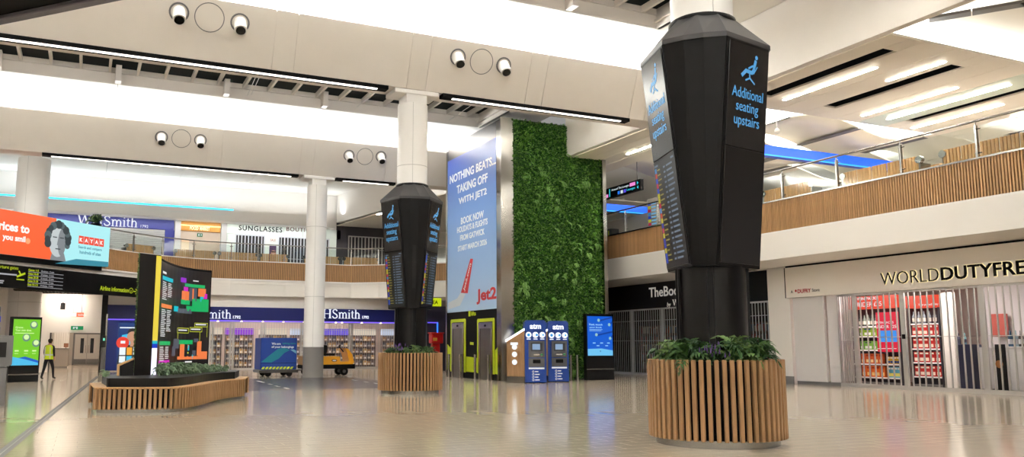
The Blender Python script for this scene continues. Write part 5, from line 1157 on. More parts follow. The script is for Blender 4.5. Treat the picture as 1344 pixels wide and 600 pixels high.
for i, x in enumerate((6.9, 8.9, 10.9, 13.0, 15.0, 17.0, 19.0)):
    nm = ['left end', 'second', 'third', 'fourth', 'fifth', 'sixth', 'right end'][i]; y = 53.9 + 0.5 * (i % 2)
    t = thing('store_shelf', nm + ' goods shelf seen through the ground floor bookseller shutters', 'shelf', (x, y, 0))
    MB().box(-0.85, 0.85, 0.36, 0.40, 0, 2.15).box(-0.85, -0.82, 0, 0.36, 0, 2.15).box(0.82, 0.85, 0, 0.36, 0, 2.15).obj('carcass', M('store_shelf', (130, 118, 116), 0.5), t)
    MB().box(-0.85, 0.85, -0.01, 0.40, 2.15, 2.55).obj('header', E(('hd_cream', 'hd_violet', 'hd_cream', 'hd_pale', 'hd_violet2', 'hd_cream', 'hd_pale')[i], ((240, 226, 205), (170, 90, 235), (240, 226, 205), (215, 225, 245), (130, 110, 235), (240, 226, 205), (215, 225, 245))[i], 0.8), t)
    for q in range(5):
        z = 0.18 + 0.40 * q; MB().box(-0.82, 0.82, 0, 0.36, z - 0.03, z).obj('shelf', M('store_shelf'), t)
        for n_ in range(6):
            ci = (k * 7 + q * 3 + n_ // 2) % 6; c = CO[ci]; put('boxed_product', pack_mesh(0.22, 0.14, (0.26, 0.30)[(q + n_) % 2], c), None, (x - 0.82 + 0.137 + 0.273 * n_, y + 0.05, z), 0, '%s product, %s from left, %s row of the %s bookseller shelf' % (CN[ci], ORD[n_], ROWN[q], nm), 'product', 'products on the %s bookseller shelf' % nm); k += 1

# ================================================================== UPPER FLOOR, back of the hall
PU = Plane((0, 56.48, 0), 0.0); up = PU.uz
PCN = Plane((0, 55.1, 0), 0.0); cz0, cz1 = PCN.z(150, 281), PCN.z(150, 266)
MB().box(-9.5, 46, 56.5, 57.5, BZ0, 12.0).obj('wall_back_upper', m_white2, kind='structure')
ux = PU.u(432, 290)
MB().box(-9.5, ux, 55.1, 56.5, cz0, cz1).obj('trim_cornice', m_white2, kind='structure')
FILL_LAMP.location.z = cz0 - 0.07
cl_ = thing('added_fill_channel', 'slim white channel of the added fill lamp above the upstairs shops', 'ceiling light', (4.0, 55.35, cz0)); MB().box(-11.2, 11.2, -0.16, 0.16, -0.055, -0.002).obj('channel', m_col, cl_)  # housing made up to carry the added fill lamp
ls = thing('led_strip', 'cyan glowing line of light along the white cornice above the upstairs shops', 'light', (-9.5, 55.08, cz1))
MB().box(0, PU.u(302, 275) + 9.5, 0.0, 0.10, 0.0, 0.07).obj('cyan_diffuser', E('cyan_led', (20, 200, 255), 4.0), ls); MB().box(0, PU.u(302, 275) + 9.5, 0.10, 0.16, 0.0, 0.05).obj('channel', m_col, ls)
us = on(PU, 'shop_sign', 'navy fascia with white serif lettering over the upstairs bookseller', 'sign')
zz0, zz1 = PU.z(200, 301), cz0
MB().box(PU.u(60, 290), PU.u(228.5, 290), -0.12, 0.0, zz0, zz1).obj('sign_board', M('navy_sign_up', (46, 50, 128), 0.4), us)
h = MB(); ul, ur = PU.u(101, 290, -0.12), PU.u(181, 290, -0.12); zb_ = PU.z(141, 296.5, -0.12); serif_word(h, ul, zb_, ur - ul, PU.z(141, 283.5, -0.12) - zb_, -0.16, -0.12); h.obj('lettering', E('whs_white2', (235, 238, 245), 0.9), us); h = MB(); h.text('1792', PU.u(185, 290, -0.12), zb_ - 0.0, w=PU.u(195, 290) - PU.u(185, 290), h=0.18, y=-0.12, d=0.02); h.obj('small_lettering', E('whs_white2', (235, 238, 245), 0.9), us)
MB().box(PU.u(216, 310), PU.u(228.5, 310), -0.10, 0.0, BZ0, zz0).obj('wall_navy_pier', MATS['navy_sign_up'], None, tuple(PU.o), 0, kind='structure')
sh = on(PU, 'roller_shutter', 'silver roller shutter of the upstairs bookseller', 'shutter'); a, b = PU.u(70, 310), PU.u(216, 310); sbx = MB(); n = 28; H_ = (zz0 - BZ0)
slm = MB().bbox(a, b, -0.05, 0.0, 0.006, H_ / n - 0.006, 0.012).mesh('shutter_slat', [M('shutter_silver', (168, 166, 164), 0.3, 0.7)])
for i in range(n): put('shutter_slat', slm, sh, (0, 0, BZ0 + H_ * i / n))
for px in (229, 289.5): MB().box(PU.u(px, 310), PU.u(px + 7.5, 310), -0.25, 0.0, BZ0, cz0).obj('wall_pier', M('pier_grey', (186, 180, 174), 0.4), None, tuple(PU.o), 0, kind='structure')
fo = on(PU, 'food_entrance', 'gold lit entrance sign over a beige passage between the upstairs shops', 'sign')
a, b = PU.u(237, 300), PU.u(289, 300)
MB().box(a, b, -0.12, -0.02, PU.z(260, 304), cz0).obj('gold_board', M('gold', (186, 128, 56), 0.35, 0.4), fo); MB().box(a, b, -0.15, -0.12, PU.z(260, 297.6), PU.z(260, 296.2)).obj('light_line', E('gold_line', (255, 214, 130), 2.2), fo)
h = MB(); h.text('FOOD', PU.u(249, 300), PU.z(260, 302.6), w=PU.u(260, 300) - PU.u(249, 300), h=0.25, y=-0.125, d=0.03, bold=0.02); h.text('MARKET', PU.u(262, 300), PU.z(260, 302.6), w=PU.u(275, 300) - PU.u(262, 300), h=0.25, y=-0.125, d=0.03, bold=0.02); h.obj('lettering', E('gold_letters', (255, 236, 190), 1.5), fo)
MB().box(a, b, -0.03, 0.0, BZ0, PU.z(260, 304)).obj('beige_wall', M('beige', (190, 170, 150), 0.6), fo)
MB().box(a + 0.1, PU.u(249, 300), -0.06, -0.03, BZ0, PU.z(243, 314)).obj('lit_panel', E('warm_panel', (250, 214, 170), 0.8), fo)
ex = on(PU, 'exit_sign', 'small green exit sign under the gold entrance board', 'sign'); MB().box(PU.u(259, 300), PU.u(266, 300), -0.10, -0.05, PU.z(262, 311), PU.z(262, 306.5)).obj('light_box', E('exit_green', (40, 120, 80), 0.8), ex); MB().rect(PU.u(260.5, 300), PU.u(262, 300), PU.z(262, 310), PU.z(262, 307.5), -0.102).rect(PU.u(263.5, 300), PU.u(265, 300), PU.z(262, 309.3), PU.z(262, 308), -0.102).obj('symbol', m_wtxt, ex)
su = on(PU, 'shop_sign', 'pale green-white sunglasses shop sign beside the slim column', 'sign'); m_pale = M('pale_green', (222, 228, 216), 0.3)
zq = PU.z(350, 309.5)
for i in range(6):
    a = PU.u(297 + 25 * i, 300); b = PU.u(297 + 25 * (i + 1), 300); MB().bbox(a + 0.01, b - 0.01, -0.10, -0.02, zq, cz0, 0.01).obj('sign_panel', m_pale, su)
h = MB(); h.text('SUNGLASSES', PU.u(313, 300), PU.z(340, 304), w=PU.u(370, 300) - PU.u(313, 300), h=PU.z(340, 297.3) - PU.z(340, 304), y=-0.10, d=0.03, bold=0.012, sp=1.15); h.obj('black_lettering', m_blackm, su)
h = MB(); h.text('BOUTIQUE', PU.u(375.5, 300), PU.z(385, 305), w=(PU.u(402, 300) - PU.u(375.5, 300)) * 1.58, h=PU.z(385, 298.6) - PU.z(385, 305), y=-0.10, d=0.03, bold=0.012, sp=1.15); h.obj('red_lettering', M('oxblood', (104, 52, 50), 0.5), su)
for a, b in ((296.5, 308), (347.5, 364.5), (432, 441)): MB().box(PU.u(a, 320), PU.u(b, 320), -0.08, 0.0, BZ0, zq).obj('wall_pale_pier', m_pale, None, tuple(PU.o), 0, kind='structure')
grille(PU, PU.u(308, 320), PU.u(347.5, 320), BZ0, zq, 0.22, 'upstairs sunglasses shop shutter left of the portrait poster', m_bar_d, (0.55,), 0.03, 0.08, -0.06); grille(PU, PU.u(364.5, 320), PU.u(432, 320), BZ0, zq, 0.22, 'upstairs sunglasses shop shutter right of the portrait poster', m_bar_d, (0.55,), 0.03, 0.08, -0.06)
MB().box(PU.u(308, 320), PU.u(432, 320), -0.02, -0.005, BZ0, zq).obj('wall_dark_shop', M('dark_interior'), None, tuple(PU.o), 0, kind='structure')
pt_ = on(PU, 'portrait_poster', 'purple portrait poster of a smiling face with sunglasses between upstairs shutters', 'poster'); a, b = PU.u(353, 330), PU.u(362, 330); MB().box(a, b, -0.14, -0.09, PU.z(357, 346), PU.z(357, 323)).obj('board', M('pp', (76, 50, 84), 0.4), pt_)
q = MB(); c = ((a + b) / 2 + 0.05, PU.z(357, 332)); q.disc(*c, 0.17, -0.144, None, 16, 0); q.rect(c[0] - 0.15, c[0] + 0.15, c[1] + 0.02, c[1] + 0.09, -0.147, 1); q.rect(c[0] - 0.07, c[0] + 0.07, c[1] - 0.11, c[1] - 0.08, -0.147, 2); q.obj('print', [M('skin_print', (196, 142, 118), 0.5), m_blackm, M('print_white')], pt_)
sm_ = on(PU, 'small_notice', 'small pale notice with red lettering above the portrait poster', 'notice'); MB().box(PU.u(353, 330), PU.u(362, 330), -0.11, -0.08, PU.z(357, 319), PU.z(357, 312)).obj('board', m_pale, sm_); h = MB(); h.text('SALE', PU.u(354, 330), PU.z(357, 317), w=0.35, h=0.16, y=-0.11, d=0.005); h.obj('lettering', M('dufry_red'), sm_)
bs2 = on(PU, 'dark_shopfront', 'charcoal shop front with white barred shutter left of the distant totem', 'shop front'); MB().box(PU.u(441, 320), PU.u(560, 320), -0.10, -0.02, BZ0, PU.z(470, 293.5)).obj('front', M('charcoal', (58, 54, 58), 0.5), bs2)
grille(PU, PU.u(456, 320), PU.u(505, 320), BZ0, PU.z(478, 311), 0.26, 'white barred shutter in the charcoal upstairs shop front', m_bar, (0.45, 0.75), 0.035, 0.08, -0.16)
# sloping white bulkhead right of the slim column
bkp = MB(); A, B = Vector((PU.u(441, 292), 56.3, 0)), Vector((17.9, 39.6, 0)); zA, zB = PU.z(441, 293) , 9.75
d = (B - A).normalized(); n = Vector((-d.y, d.x, 0)) * 0.3
bkp.add([(A.x, A.y, zA), (B.x, B.y, zB), (B.x, B.y, 11.85), (A.x, A.y, 11.85)] + [(v.x + n.x, v.y + n.y, z) for v, z in ((A, zA), (B, zB), (B, 11.85), (A, 11.85))], [(0, 1, 2, 3), (7, 6, 5, 4), (0, 4, 5, 1), (1, 5, 6, 2), (3, 2, 6, 7), (4, 0, 3, 7)])
bkp.obj('wall_bulkhead_rear', m_white2, kind='structure')
MB().prism([(A.x, A.y), (B.x, B.y), (30, 39.6), (30, 56.3)][::-1], 9.72, 9.76).obj('ceiling_rear_low', m_raft, kind='structure')
p = on_axis(495, 278, 2, 9.718) + Vector((0.45, 0, 0)); t = thing('tube_light', 'short strip light under the low rear ceiling left of the distant totem', 'ceiling light', p, R(10)); MB().box(-0.08, 0.08, -0.9, 0.9, -0.02, 0.0).obj('trim', m_col, t); MB().box(-0.06, 0.06, -0.85, 0.85, -0.05, -0.021).obj('diffuser', m_tube, t)
# ================================================================== ADVERTISING SCREEN AND DIRECTION SIGN ON THE LEFT BALCONY
PK = Plane((-4.0, 43.3, 0), R(45)); KO = -0.30
k_ = lambda x, y, o=KO: PK.uz(x, y, o)
ks = on(PK, 'advert_screen', 'large lit orange and pale blue advertising screen on the left balcony', 'display')
uL_, uR_ = k_(-70, 300)[0], k_(143.5, 325)[0]; zT, zBm = k_(143, 299)[1], k_(143, 350)[1]
MB().box(uL_, uR_, KO + 0.01, -0.11, zBm, zT).obj('cabinet', m_black, ks)
MB().box(uL_, k_(135, 350)[0], KO + 0.06, -0.11, zBm - 0.26, zBm - 0.005).obj('lower_casing', m_blackm, ks)
um = k_(72, 320)[0]
sk = MB().box(uL_, uR_, KO, KO + 0.01, zBm, zT).obj('screen', E('ad_cyan', (176, 240, 245), 1.0), ks)
q = MB(); q.rect(uL_, um, zBm, zT, KO - 0.002, 0); q.poly([k_(72, 346), k_(142, 350.5), k_(142, 344), k_(100, 340)], KO - 0.002, None, 8)
q.text('Prices to', k_(39, 300)[0], k_(20, 304.5)[1], h=0.42, y=KO - 0.002, d=0.002, m=1, bold=0.04, align='r'); q.text('you smil', k_(33.5, 312)[0], k_(18, 318.5)[1], h=0.36, y=KO - 0.002, d=0.002, m=1, bold=0.04, align='r'); q.disc(*k_(36.5, 316.5), 0.14, KO - 0.004, None, 14, 7)
# a plain statue-like head, generic
hc = k_(76, 315.5); s = 0.80
q.poly([(hc[0] + s * a, hc[1] + s * b) for a, b in ((-0.50, -1.24), (0.70, -1.24), (0.52, -0.75), (-0.38, -0.75))], KO - 0.003, None, 3)
q.poly([(hc[0] + s * 0.66 * math.cos(a), hc[1] + s * (0.98 * math.sin(a) - 0.05)) for a in [2 * math.pi * i / 24 for i in range(24)]], KO - 0.004, None, 2)
q.poly([(hc[0] + s * (0.30 + 0.30 * math.cos(a)), hc[1] + s * (0.85 * math.sin(a) - 0.1)) for a in [2 * math.pi * i / 20 for i in range(20)]], KO - 0.0045, None, 3)
for i in range(15):
    a = R(-20 + 15.7 * i); q.disc(hc[0] + s * 0.78 * math.cos(a), hc[1] + s * (0.92 * math.sin(a) + 0.05), s * (0.20 + 0.07 * ((i * 7) % 5) / 4), KO - 0.005 - 0.0001 * i, None, 14, 5 if i % 3 == 0 else 4)
q.rect(hc[0] - s * 0.40, hc[0] - s * 0.08, hc[1] + s * 0.14, hc[1] + s * 0.20, KO - 0.006, 4); q.rect(hc[0] + s * 0.12, hc[0] + s * 0.44, hc[1] + s * 0.14, hc[1] + s * 0.20, KO - 0.006, 4)
q.poly([(hc[0] + s * 0.0, hc[1] + s * 0.1), (hc[0] - s * 0.06, hc[1] - s * 0.3), (hc[0] + s * 0.12, hc[1] - s * 0.3)], KO - 0.006, None, 3); q.rect(hc[0] - s * 0.16, hc[0] + s * 0.22, hc[1] - s * 0.56, hc[1] - s * 0.50, KO - 0.006, 4)
ka, kb = k_(103, 315)[0], k_(136.5, 320)[0]; kz = k_(120, 322)[1]; kw = (kb - ka) / 5
for i, c in enumerate('KAYAK'):
    q.rect(ka + kw * i + 0.01, ka + kw * (i + 1) - 0.01, kz, kz + 0.40, KO - 0.003, 6); q.text(c, ka + kw * (i + 0.5), kz + 0.10, h=0.20, y=KO - 0.003, d=0.002, m=1, bold=0.05, align='c')
q.text('Search and compare', ka + 0.02, kz - 0.27, w=kb - ka - 0.15, h=0.17, y=KO - 0.002, d=0.002, m=8, bold=0.02); q.text('hundreds of sites', ka + 0.12, kz - 0.50, w=kb - ka - 0.3, h=0.17, y=KO - 0.002, d=0.002, m=8, bold=0.02)
q.obj('screen_print', [E('k_orange', (255, 104, 56), 1.0), E('k_white', (255, 252, 248), 1.0), E('k_face', (196, 204, 206), 1.0), E('k_shade', (132, 138, 142), 1.0), E('k_hair', (52, 62, 66), 1.0), E('k_hair2', (86, 102, 106), 1.0), E('k_red', (240, 74, 50), 1.0), E('k_peach', (255, 170, 120), 1.0), E('k_teal', (60, 140, 160), 1.0)], sk)
ds = on(PK, 'direction_sign', 'long black direction sign with yellow lettering under the left balcony', 'sign'); DO = -0.22
d_ = lambda x, y: PK.uz(x, y, DO)
da, db = d_(-70, 350)[0], d_(200, 380)[0]; dz1, dz0 = d_(90, 355.5)[1], d_(90, 383.5)[1]
MB().bbox(da, db, DO, -0.08, dz0, dz1, 0.01).obj('board', m_blackm, ds)
y_ = MB(); y_.text('Departure gates', d_(24, 352)[0], d_(10, 354.2)[1], h=0.20, y=DO, d=0.004, align='r'); u, z = d_(131, 382); y_.text('Airline information', u, d_(145, 382.2)[1], w=d_(168.5, 384)[0] - u, h=0.24, y=DO, d=0.004, bold=0.01)
c = d_(172, 382); y_.ring(c[0], c[1] + 0.02, 0.12, 0.15, DO - 0.004, 18); y_.rect(c[0] - 0.02, c[0] + 0.02, c[1] - 0.05, c[1] + 0.04, DO - 0.004); c = d_(178, 383); y_.stroke([(c[0] - 0.14, c[1] + 0.01), (c[0] + 0.14, c[1] + 0.01)], 0.05, DO - 0.004); y_.stroke([(c[0], c[1] + 0.14), (c[0] + 0.15, c[1] + 0.01), (c[0], c[1] - 0.12)], 0.05, DO - 0.0045)
c = d_(27, 362); y_.stroke([(c[0] - 0.18, c[1] - 0.05), (c[0] + 0.22, c[1] + 0.12)], 0.09, DO - 0.004); y_.stroke([(c[0] + 0.02, c[1] + 0.03), (c[0] - 0.10, c[1] + 0.20)], 0.07, DO - 0.0045); y_.stroke([(c[0] - 0.2, c[1] - 0.18), (c[0] + 0.2, c[1] - 0.18)], 0.05, DO - 0.004)
w_ = MB(); w_.rect(da, d_(22, 362)[0], d_(10, 361)[1], d_(10, 361)[1] + 0.07, DO - 0.004); w_.rect(da, d_(5, 370)[0], d_(3, 369.5)[1], d_(3, 369.5)[1] + 0.06, DO - 0.004); w_.rect(da, d_(4, 370)[0], d_(3, 372)[1], d_(3, 372)[1] + 0.05, DO - 0.004)
for i, s in enumerate(('Gates 1-5', 'Gates 10-38', 'Gates 20-28', 'Gates 31-38', 'Gates 101-113')):
    u0 = d_(37, 360)[0]; z = dz1 - 0.20 - 0.172 * i; y_.text(s, u0, z, w=0.58, h=0.10, y=DO, d=0.004, bold=0.02); w_.text('10 minutes - 15 mins', d_(54, 360)[0], z + 0.0, w=0.75, h=0.085, y=DO, d=0.004); w_.rect(u0, d_(83, 365)[0], z - 0.05, z - 0.03, DO - 0.004)
y_.obj('yellow_lettering', E('sign_yellow', (190, 210, 30), 0.95), ds); w_.obj('white_lettering', E('sign_white', (190, 190, 195), 0.8), ds)

# ================================================================== PASSAGE ON THE LEFT
PC = Plane((0, 52.0, 0), 0.0); ox0, ox1 = PC.u(67, 450), PC.u(131, 450); oz = PC.z(99, 437)
MB().box(-9.4, ox0, 52, 52.3, 0, FZ).box(ox0, ox1 + 0.05, 52, 52.3, oz, FZ).obj('wall_portal', m_white2, kind='structure')
MB().box(ox0 - 0.08, ox0, 51.9, 52.3, 0, oz).obj('trim_portal', m_steel_d, kind='structure')
MB().box(ox1, PC.u(138.5, 450), 51.4, 52.3, 0, FZ).obj('trim_portal', m_black, kind='structure'); MB().box(PC.u(137.3, 450), PC.u(139.5, 450), 51.35, 51.45, 0, 3.2).obj('trim_steel', m_steel, kind='structure')
MB().box(-9.4, -9.2, 38, 52, 0, FZ).box(ox0 - 1.2, ox0 - 1.0, 52.3, 72, 0, 4.2).box(ox1 + 0.3, ox1 + 0.5, 57.6, 72, 0, 4.2).box(ox0 - 1.2, ox1 + 0.5, 52.3, 72, 4.2, 4.3).obj('wall_passage', m_white2, kind='structure')
PE = Plane((0, 72.0, 0), 0.0)
MB().box(ox0 - 1.2, ox1 + 0.5, 72, 72.2, 0, 4.2).obj('wall_passage_end', M('end_grey', (196, 188, 180), 0.6), kind='structure')
dx0, dx1, dz_ = PE.u(97.5, 460), PE.u(130, 460), PE.z(112, 439)
dr = thing('door_1', 'grey double door with narrow glazed panels at the end of the passage', 'door', ((dx0 + dx1) / 2, 72.0, 0), kind='structure'); hw = (dx1 - dx0) / 2
MB().box(-hw - 0.12, hw + 0.12, -0.08, 0.0, 0, dz_ + 0.12).obj('frame', m_grey, dr)
for s in (-1, 1):
    lf = MB().bbox(min(0.01 * s, hw * s), max(0.01 * s, hw * s), -0.14, -0.081, 0.03, dz_, 0.01).obj('door_leaf', M('door_pale', (206, 200, 194), 0.4), dr)
    MB().box(s * 0.35 - 0.12, s * 0.35 + 0.12, -0.15, -0.14, 0.9, dz_ - 0.3).obj('vision_panel', M('vision', (50, 52, 56), 0.15), lf); MB().tube((s * 0.09, -0.19, 0.9), (s * 0.09, -0.19, 1.5), 0.02, 8).obj('pull_handle', m_steel, lf)
    MB().box(min(0.02 * s, hw * s), max(0.02 * s, hw * s), -0.146, -0.14, 0.05, 0.45).obj('kick_plate', m_grey, lf)
P6 = Plane((0, 62.0, 0), 0.0)
ct = thing('service_counter', 'grey reception counter in the passage behind the guard', 'counter', (P6.u(80, 470), 62, 0)); cw = (P6.u(90, 470) - P6.u(70, 470)) / 2; chh = P6.z(80, 457)
MB().bbox(-cw, cw, 0, 0.8, 0.1, chh - 0.05, 0.02).obj('body', M('counter_grey', (150, 142, 134), 0.4), ct); MB().bbox(-cw - 0.04, cw + 0.04, -0.04, 0.84, chh - 0.05, chh, 0.01).obj('top', m_steel, ct); MB().box(-cw + 0.05, cw - 0.05, 0.05, 0.75, 0, 0.1).obj('plinth', m_grey, ct)
put('counter_screen', MB().bbox(-0.14, 0.14, -0.03, 0.03, 0.05, 0.32, 0.01).box(-0.03, 0.03, -0.02, 0.02, 0, 0.06).mesh('cs', [M('brownish', (130, 84, 60), 0.5)]), None, (P6.u(86.5, 455), 62.3, chh), 0, 'small brown device on the passage counter', 'device')
P7 = Plane((0, 64.0, 0), 0.0)
fw_ = thing('fluted_panel', 'white fluted wall panelling behind the passage counter', 'panel', (P7.u(70, 450), 64, 0)); fl_w = (P7.u(91, 450) - P7.u(70, 450)); MB().box(0, fl_w, 0.03, 0.1, 0, 3.4).obj('backing', m_white2, fw_)
for i in range(7): MB().bbox(fl_w * i / 7 + 0.03, fl_w * (i + 1) / 7 - 0.03, -0.03, 0.03, 0, 3.4, 0.015).obj('flute', m_white2, fw_)
g = on(PC, 'exit_sign', 'green running-man exit sign above the passage opening', 'sign'); a, b = PC.uz(93, 433), PC.uz(109.5, 428.2); MB().box(a[0], b[0], -0.08, -0.01, a[1], b[1]).obj('light_box', E('exit_green2', (14, 140, 84), 0.9), g)
q = MB(); q.rect(a[0] + 0.10, a[0] + 0.18, a[1] + 0.05, b[1] - 0.05, -0.083); q.rect(a[0] + 0.26, a[0] + 0.34, a[1] + 0.04, b[1] - 0.04, -0.083); q.disc(a[0] + 0.22, b[1] - 0.07, 0.03, -0.083, None, 8); q.obj('symbol', m_wtxt, g)
PG = Plane((0, 48.5, 0), 0.0)
g = on(PG, 'lit_sign', 'small lit orange-red hanging sign in the passage', 'sign'); a, b = PG.uz(93, 416), PG.uz(110, 410.5); MB().box(a[0], b[0], -0.06, 0.0, a[1], b[1]).obj('light_box', E('orange_sign', (255, 110, 70), 1.2), g); MB().rect(a[0], a[0] + 0.26, a[1] + 0.01, b[1] - 0.01, -0.062).obj('white_symbol', MATS['k_white'], g)
q = MB(); q.text('toilets', a[0] + 0.33, a[1] + 0.06, h=0.11, y=-0.06, d=0.004); q.obj('lettering', MATS['k_white'], g)
MB().tube((a[0] + 0.1, 0, b[1]), (a[0] + 0.1, 0, FZ - 0.003), 0.012, 6).tube((b[0] - 0.1, 0, b[1]), (b[0] - 0.1, 0, FZ - 0.003), 0.012, 6).obj('hanger', m_steel_d, g)
mc = M('mesh_dark', (64, 58, 54), 0.6); me_ = thing('ceiling_grid', 'dark open mesh ceiling strip above the passage entrance', 'ceiling grid', (0, 0, FZ - 0.16))
gx0, gx1 = -3.4, 0.9
for i in range(26): x = gx0 + (gx1 - gx0) * i / 25; MB().box(x - 0.012, x + 0.012, 48.6 , 51.2, -0.05, 0.03).obj('grid_bar', mc, me_)
for i in range(14): y = 48.6 + 2.6 * i / 13; MB().box(gx0, gx1, y - 0.012, y + 0.012, -0.05, 0.03).obj('grid_bar', mc, me_)
for i, (x, y) in enumerate(((-1.0, 51.4), (-0.9, 56), (-0.8, 61), (-0.7, 67))):
    t = thing('passage_light', ['entrance', 'second', 'third', 'last'][i] + ' ceiling light panel of the passage', 'ceiling light', (x, y, 4.2 if i else FZ)); MB().box(-0.6, 0.6, -0.15, 0.15, -0.06, -0.002).obj('frame', m_col, t); MB().box(-0.55, 0.55, -0.12, 0.12, -0.075, -0.061).obj('diffuser', E('passage_lamp', (255, 242, 226), 110), t)
t = thing('loudspeaker', 'small dark speaker hanging under the passage ceiling', 'speaker', (PG.u(82.5, 403), 48.5, PG.z(82.5, 406.5))); MB().bbox(-0.12, 0.12, -0.1, 0.1, 0, 0.36, 0.02).obj('body', m_grey, t); MB().tube((0, 0, 0.36), (0, 0, FZ - PG.z(82.5, 406.5) - 0.003), 0.02, 6).obj('hanger', m_grey, t)
t = thing('access_reader', 'slim reader post with a lit green display at the passage frame', 'reader', (PC.u(134.5, 470), 51.0, 0)); MB().bbox(-0.12, 0.12, -0.08, 0.08, 0, 1.35, 0.02).obj('post', m_steel_d, t); MB().bbox(-0.10, 0.10, -0.1, 0.02, 1.36, 2.0, 0.02).obj('head', m_black, t); MB().rect(-0.05, 0.05, 1.72, 1.86, -0.105).obj('display', E('reader_green', (110, 230, 200), 1.1), t)

# ================================================================== WALKING GUARD
def person():
    root = thing('person', 'person in hi-vis yellow vest and dark trousers walking away on the left', 'person', floor_pt(62, 498.5), R(-25))
    # skeleton: x = to the person's right as seen from behind, y = walking direction
    J = {'pel': (0, 0, 0.93, 0.125, 0.10), 'wai': (0, 0.0, 1.06, 0.125, 0.095), 'che': (0, 0.02, 1.27, 0.155, 0.11), 'neb': (0, 0.03, 1.44, 0.075, 0.07), 'nec': (0, 0.05, 1.50, 0.055, 0.055), 'hea': (0, 0.07, 1.60, 0.078, 0.090), 'top': (0, 0.07, 1.69, 0.058, 0.065)}
    for s, n in ((1, 'R'), (-1, 'L')):
        f = 1 if n == 'R' else -1
        J['sh' + n] = (0.17 * s, 0.02, 1.40, 0.06, 0.06); J['el' + n] = (0.235 * s, 0.02 - 0.06 * f, 1.14, 0.046, 0.046); J['wr' + n] = (0.245 * s, 0.10 - 0.10 * f, 0.92, 0.033, 0.033); J['pa' + n] = (0.245 * s, 0.12 - 0.11 * f, 0.85, 0.034, 0.024)
        J['hi' + n] = (0.09 * s, 0.0, 0.88, 0.09, 0.09); J['kn' + n] = (0.10 * s, 0.17 * f + 0.05, 0.50, 0.062, 0.062); J['an' + n] = (0.10 * s, 0.30 * f - 0.02, 0.10, 0.044, 0.044); J['to' + n] = (0.115 * s, 0.30 * f + 0.15, 0.05, 0.042, 0.032)
    EDG = [('pel', 'wai'), ('wai', 'che'), ('che', 'neb'), ('neb', 'nec'), ('nec', 'hea'), ('hea', 'top')]
    for n in 'RL': EDG += [('neb', 'sh' + n), ('sh' + n, 'el' + n), ('el' + n, 'wr' + n), ('wr' + n, 'pa' + n), ('pel', 'hi' + n), ('hi' + n, 'kn' + n), ('kn' + n, 'an' + n), ('an' + n, 'to' + n)]
        # fingers: four short chains and a thumb from the palm
    for n, s in (('R', 1), ('L', -1)):
        p = Vector(J['pa' + n][:3])
        for i in range(4): J['f%d' % i + n] = (p.x - 0.005, p.y + 0.025 - 0.017 * i, p.z - 0.075 + 0.006 * abs(i - 1), 0.0095, 0.0095); EDG.append(('pa' + n, 'f%d' % i + n))
        J['th' + n] = (p.x - 0.02 * s, p.y + 0.05, p.z - 0.02, 0.011, 0.011); EDG.append(('pa' + n, 'th' + n))
    names = list(J); idx = {k: i for i, k in enumerate(names)}
    me = bpy.data.meshes.new('body'); me.from_pydata([J[k][:3] for k in names], [(idx[a], idx[b]) for a, b in EDG], [])
    o = bpy.data.objects.new('tmp', me); COL.objects.link(o); o.modifiers.new('s', 'SKIN'); 
    for i, k in enumerate(names): me.skin_vertices[0].data[i].radius = J[k][3:5]; me.skin_vertices[0].data[i].use_root = (k == 'pel')
    o.modifiers.new('u', 'SUBSURF').levels = 2
    dg = bpy.context.evaluated_depsgraph_get(); em = bpy.data.meshes.new_from_object(o.evaluated_get(dg)); bpy.data.objects.remove(o)
    cols = [M('trousers', (34, 34, 40), 0.8), M('vest_yellow', (206, 226, 30), 0.6, emit=(206, 226, 30), es=0.0), M('skin', (186, 138, 112), 0.5), M('sleeve_black', (26, 26, 30), 0.8), M('hair', (42, 32, 26), 0.8), M('boots', (20, 18, 18), 0.5)]
    for m in cols: em.materials.append(m)
    for p in em.polygons:
        c = p.center; z = c.z; ax = abs(c.x)
        if z < 0.13: mi = 5
        elif ax > 0.185 and z < 0.98 and z > 0.7: mi = 2
        elif ax > 0.175 and z > 0.7: mi = 3
        elif z < 0.95: mi = 0
        elif z < 1.45: mi = 3
        elif z > 1.60 or (z > 1.54 and c.y < 0.06): mi = 4
        else: mi = 2
        p.material_index = mi; p.use_smooth = True
    put('body', em, root)
    v = MB(); prof = [(0.86, 0.185, 0.155), (1.0, 0.175, 0.150), (1.15, 0.185, 0.155), (1.30, 0.205, 0.150), (1.40, 0.19, 0.125), (1.47, 0.10, 0.095)]; n = 20
    V = [(a * math.cos(2 * math.pi * i / n), 0.02 + b * math.sin(2 * math.pi * i / n), z) for z, a, b in prof for i in range(n)]
    Fv = [(k * n + i, k * n + (i + 1) % n, (k + 1) * n + (i + 1) % n, (k + 1) * n + i) for k in range(len(prof) - 1) for i in range(n)]
    v.add(V, Fv, 0, True); vo = v.obj('hi_vis_vest', cols[1], root)
    b = MB()
    for s in (-1, 1):
        b.quad((s * 0.12 - 0.02, -0.140, 0.9), (s * 0.12 + 0.02, -0.140, 0.9), (s * 0.11 + 0.02, -0.133, 1.38), (s * 0.11 - 0.02, -0.133, 1.38))
    b.quad((-0.17, -0.075, 1.02), (0.17, -0.075, 1.02), (0.17, -0.075, 1.07), (-0.17, -0.075, 1.07))
    rg = MB(); V = [(a * math.cos(2 * math.pi * i / n), 0.02 + c * math.sin(2 * math.pi * i / n), z) for z, a, c in ((1.02, 0.182, 0.157), (1.08, 0.185, 0.158)) for i in range(n)]; rg.add(V, [(i, (i + 1) % n, n + (i + 1) % n, n + i) for i in range(n)], 0, True)
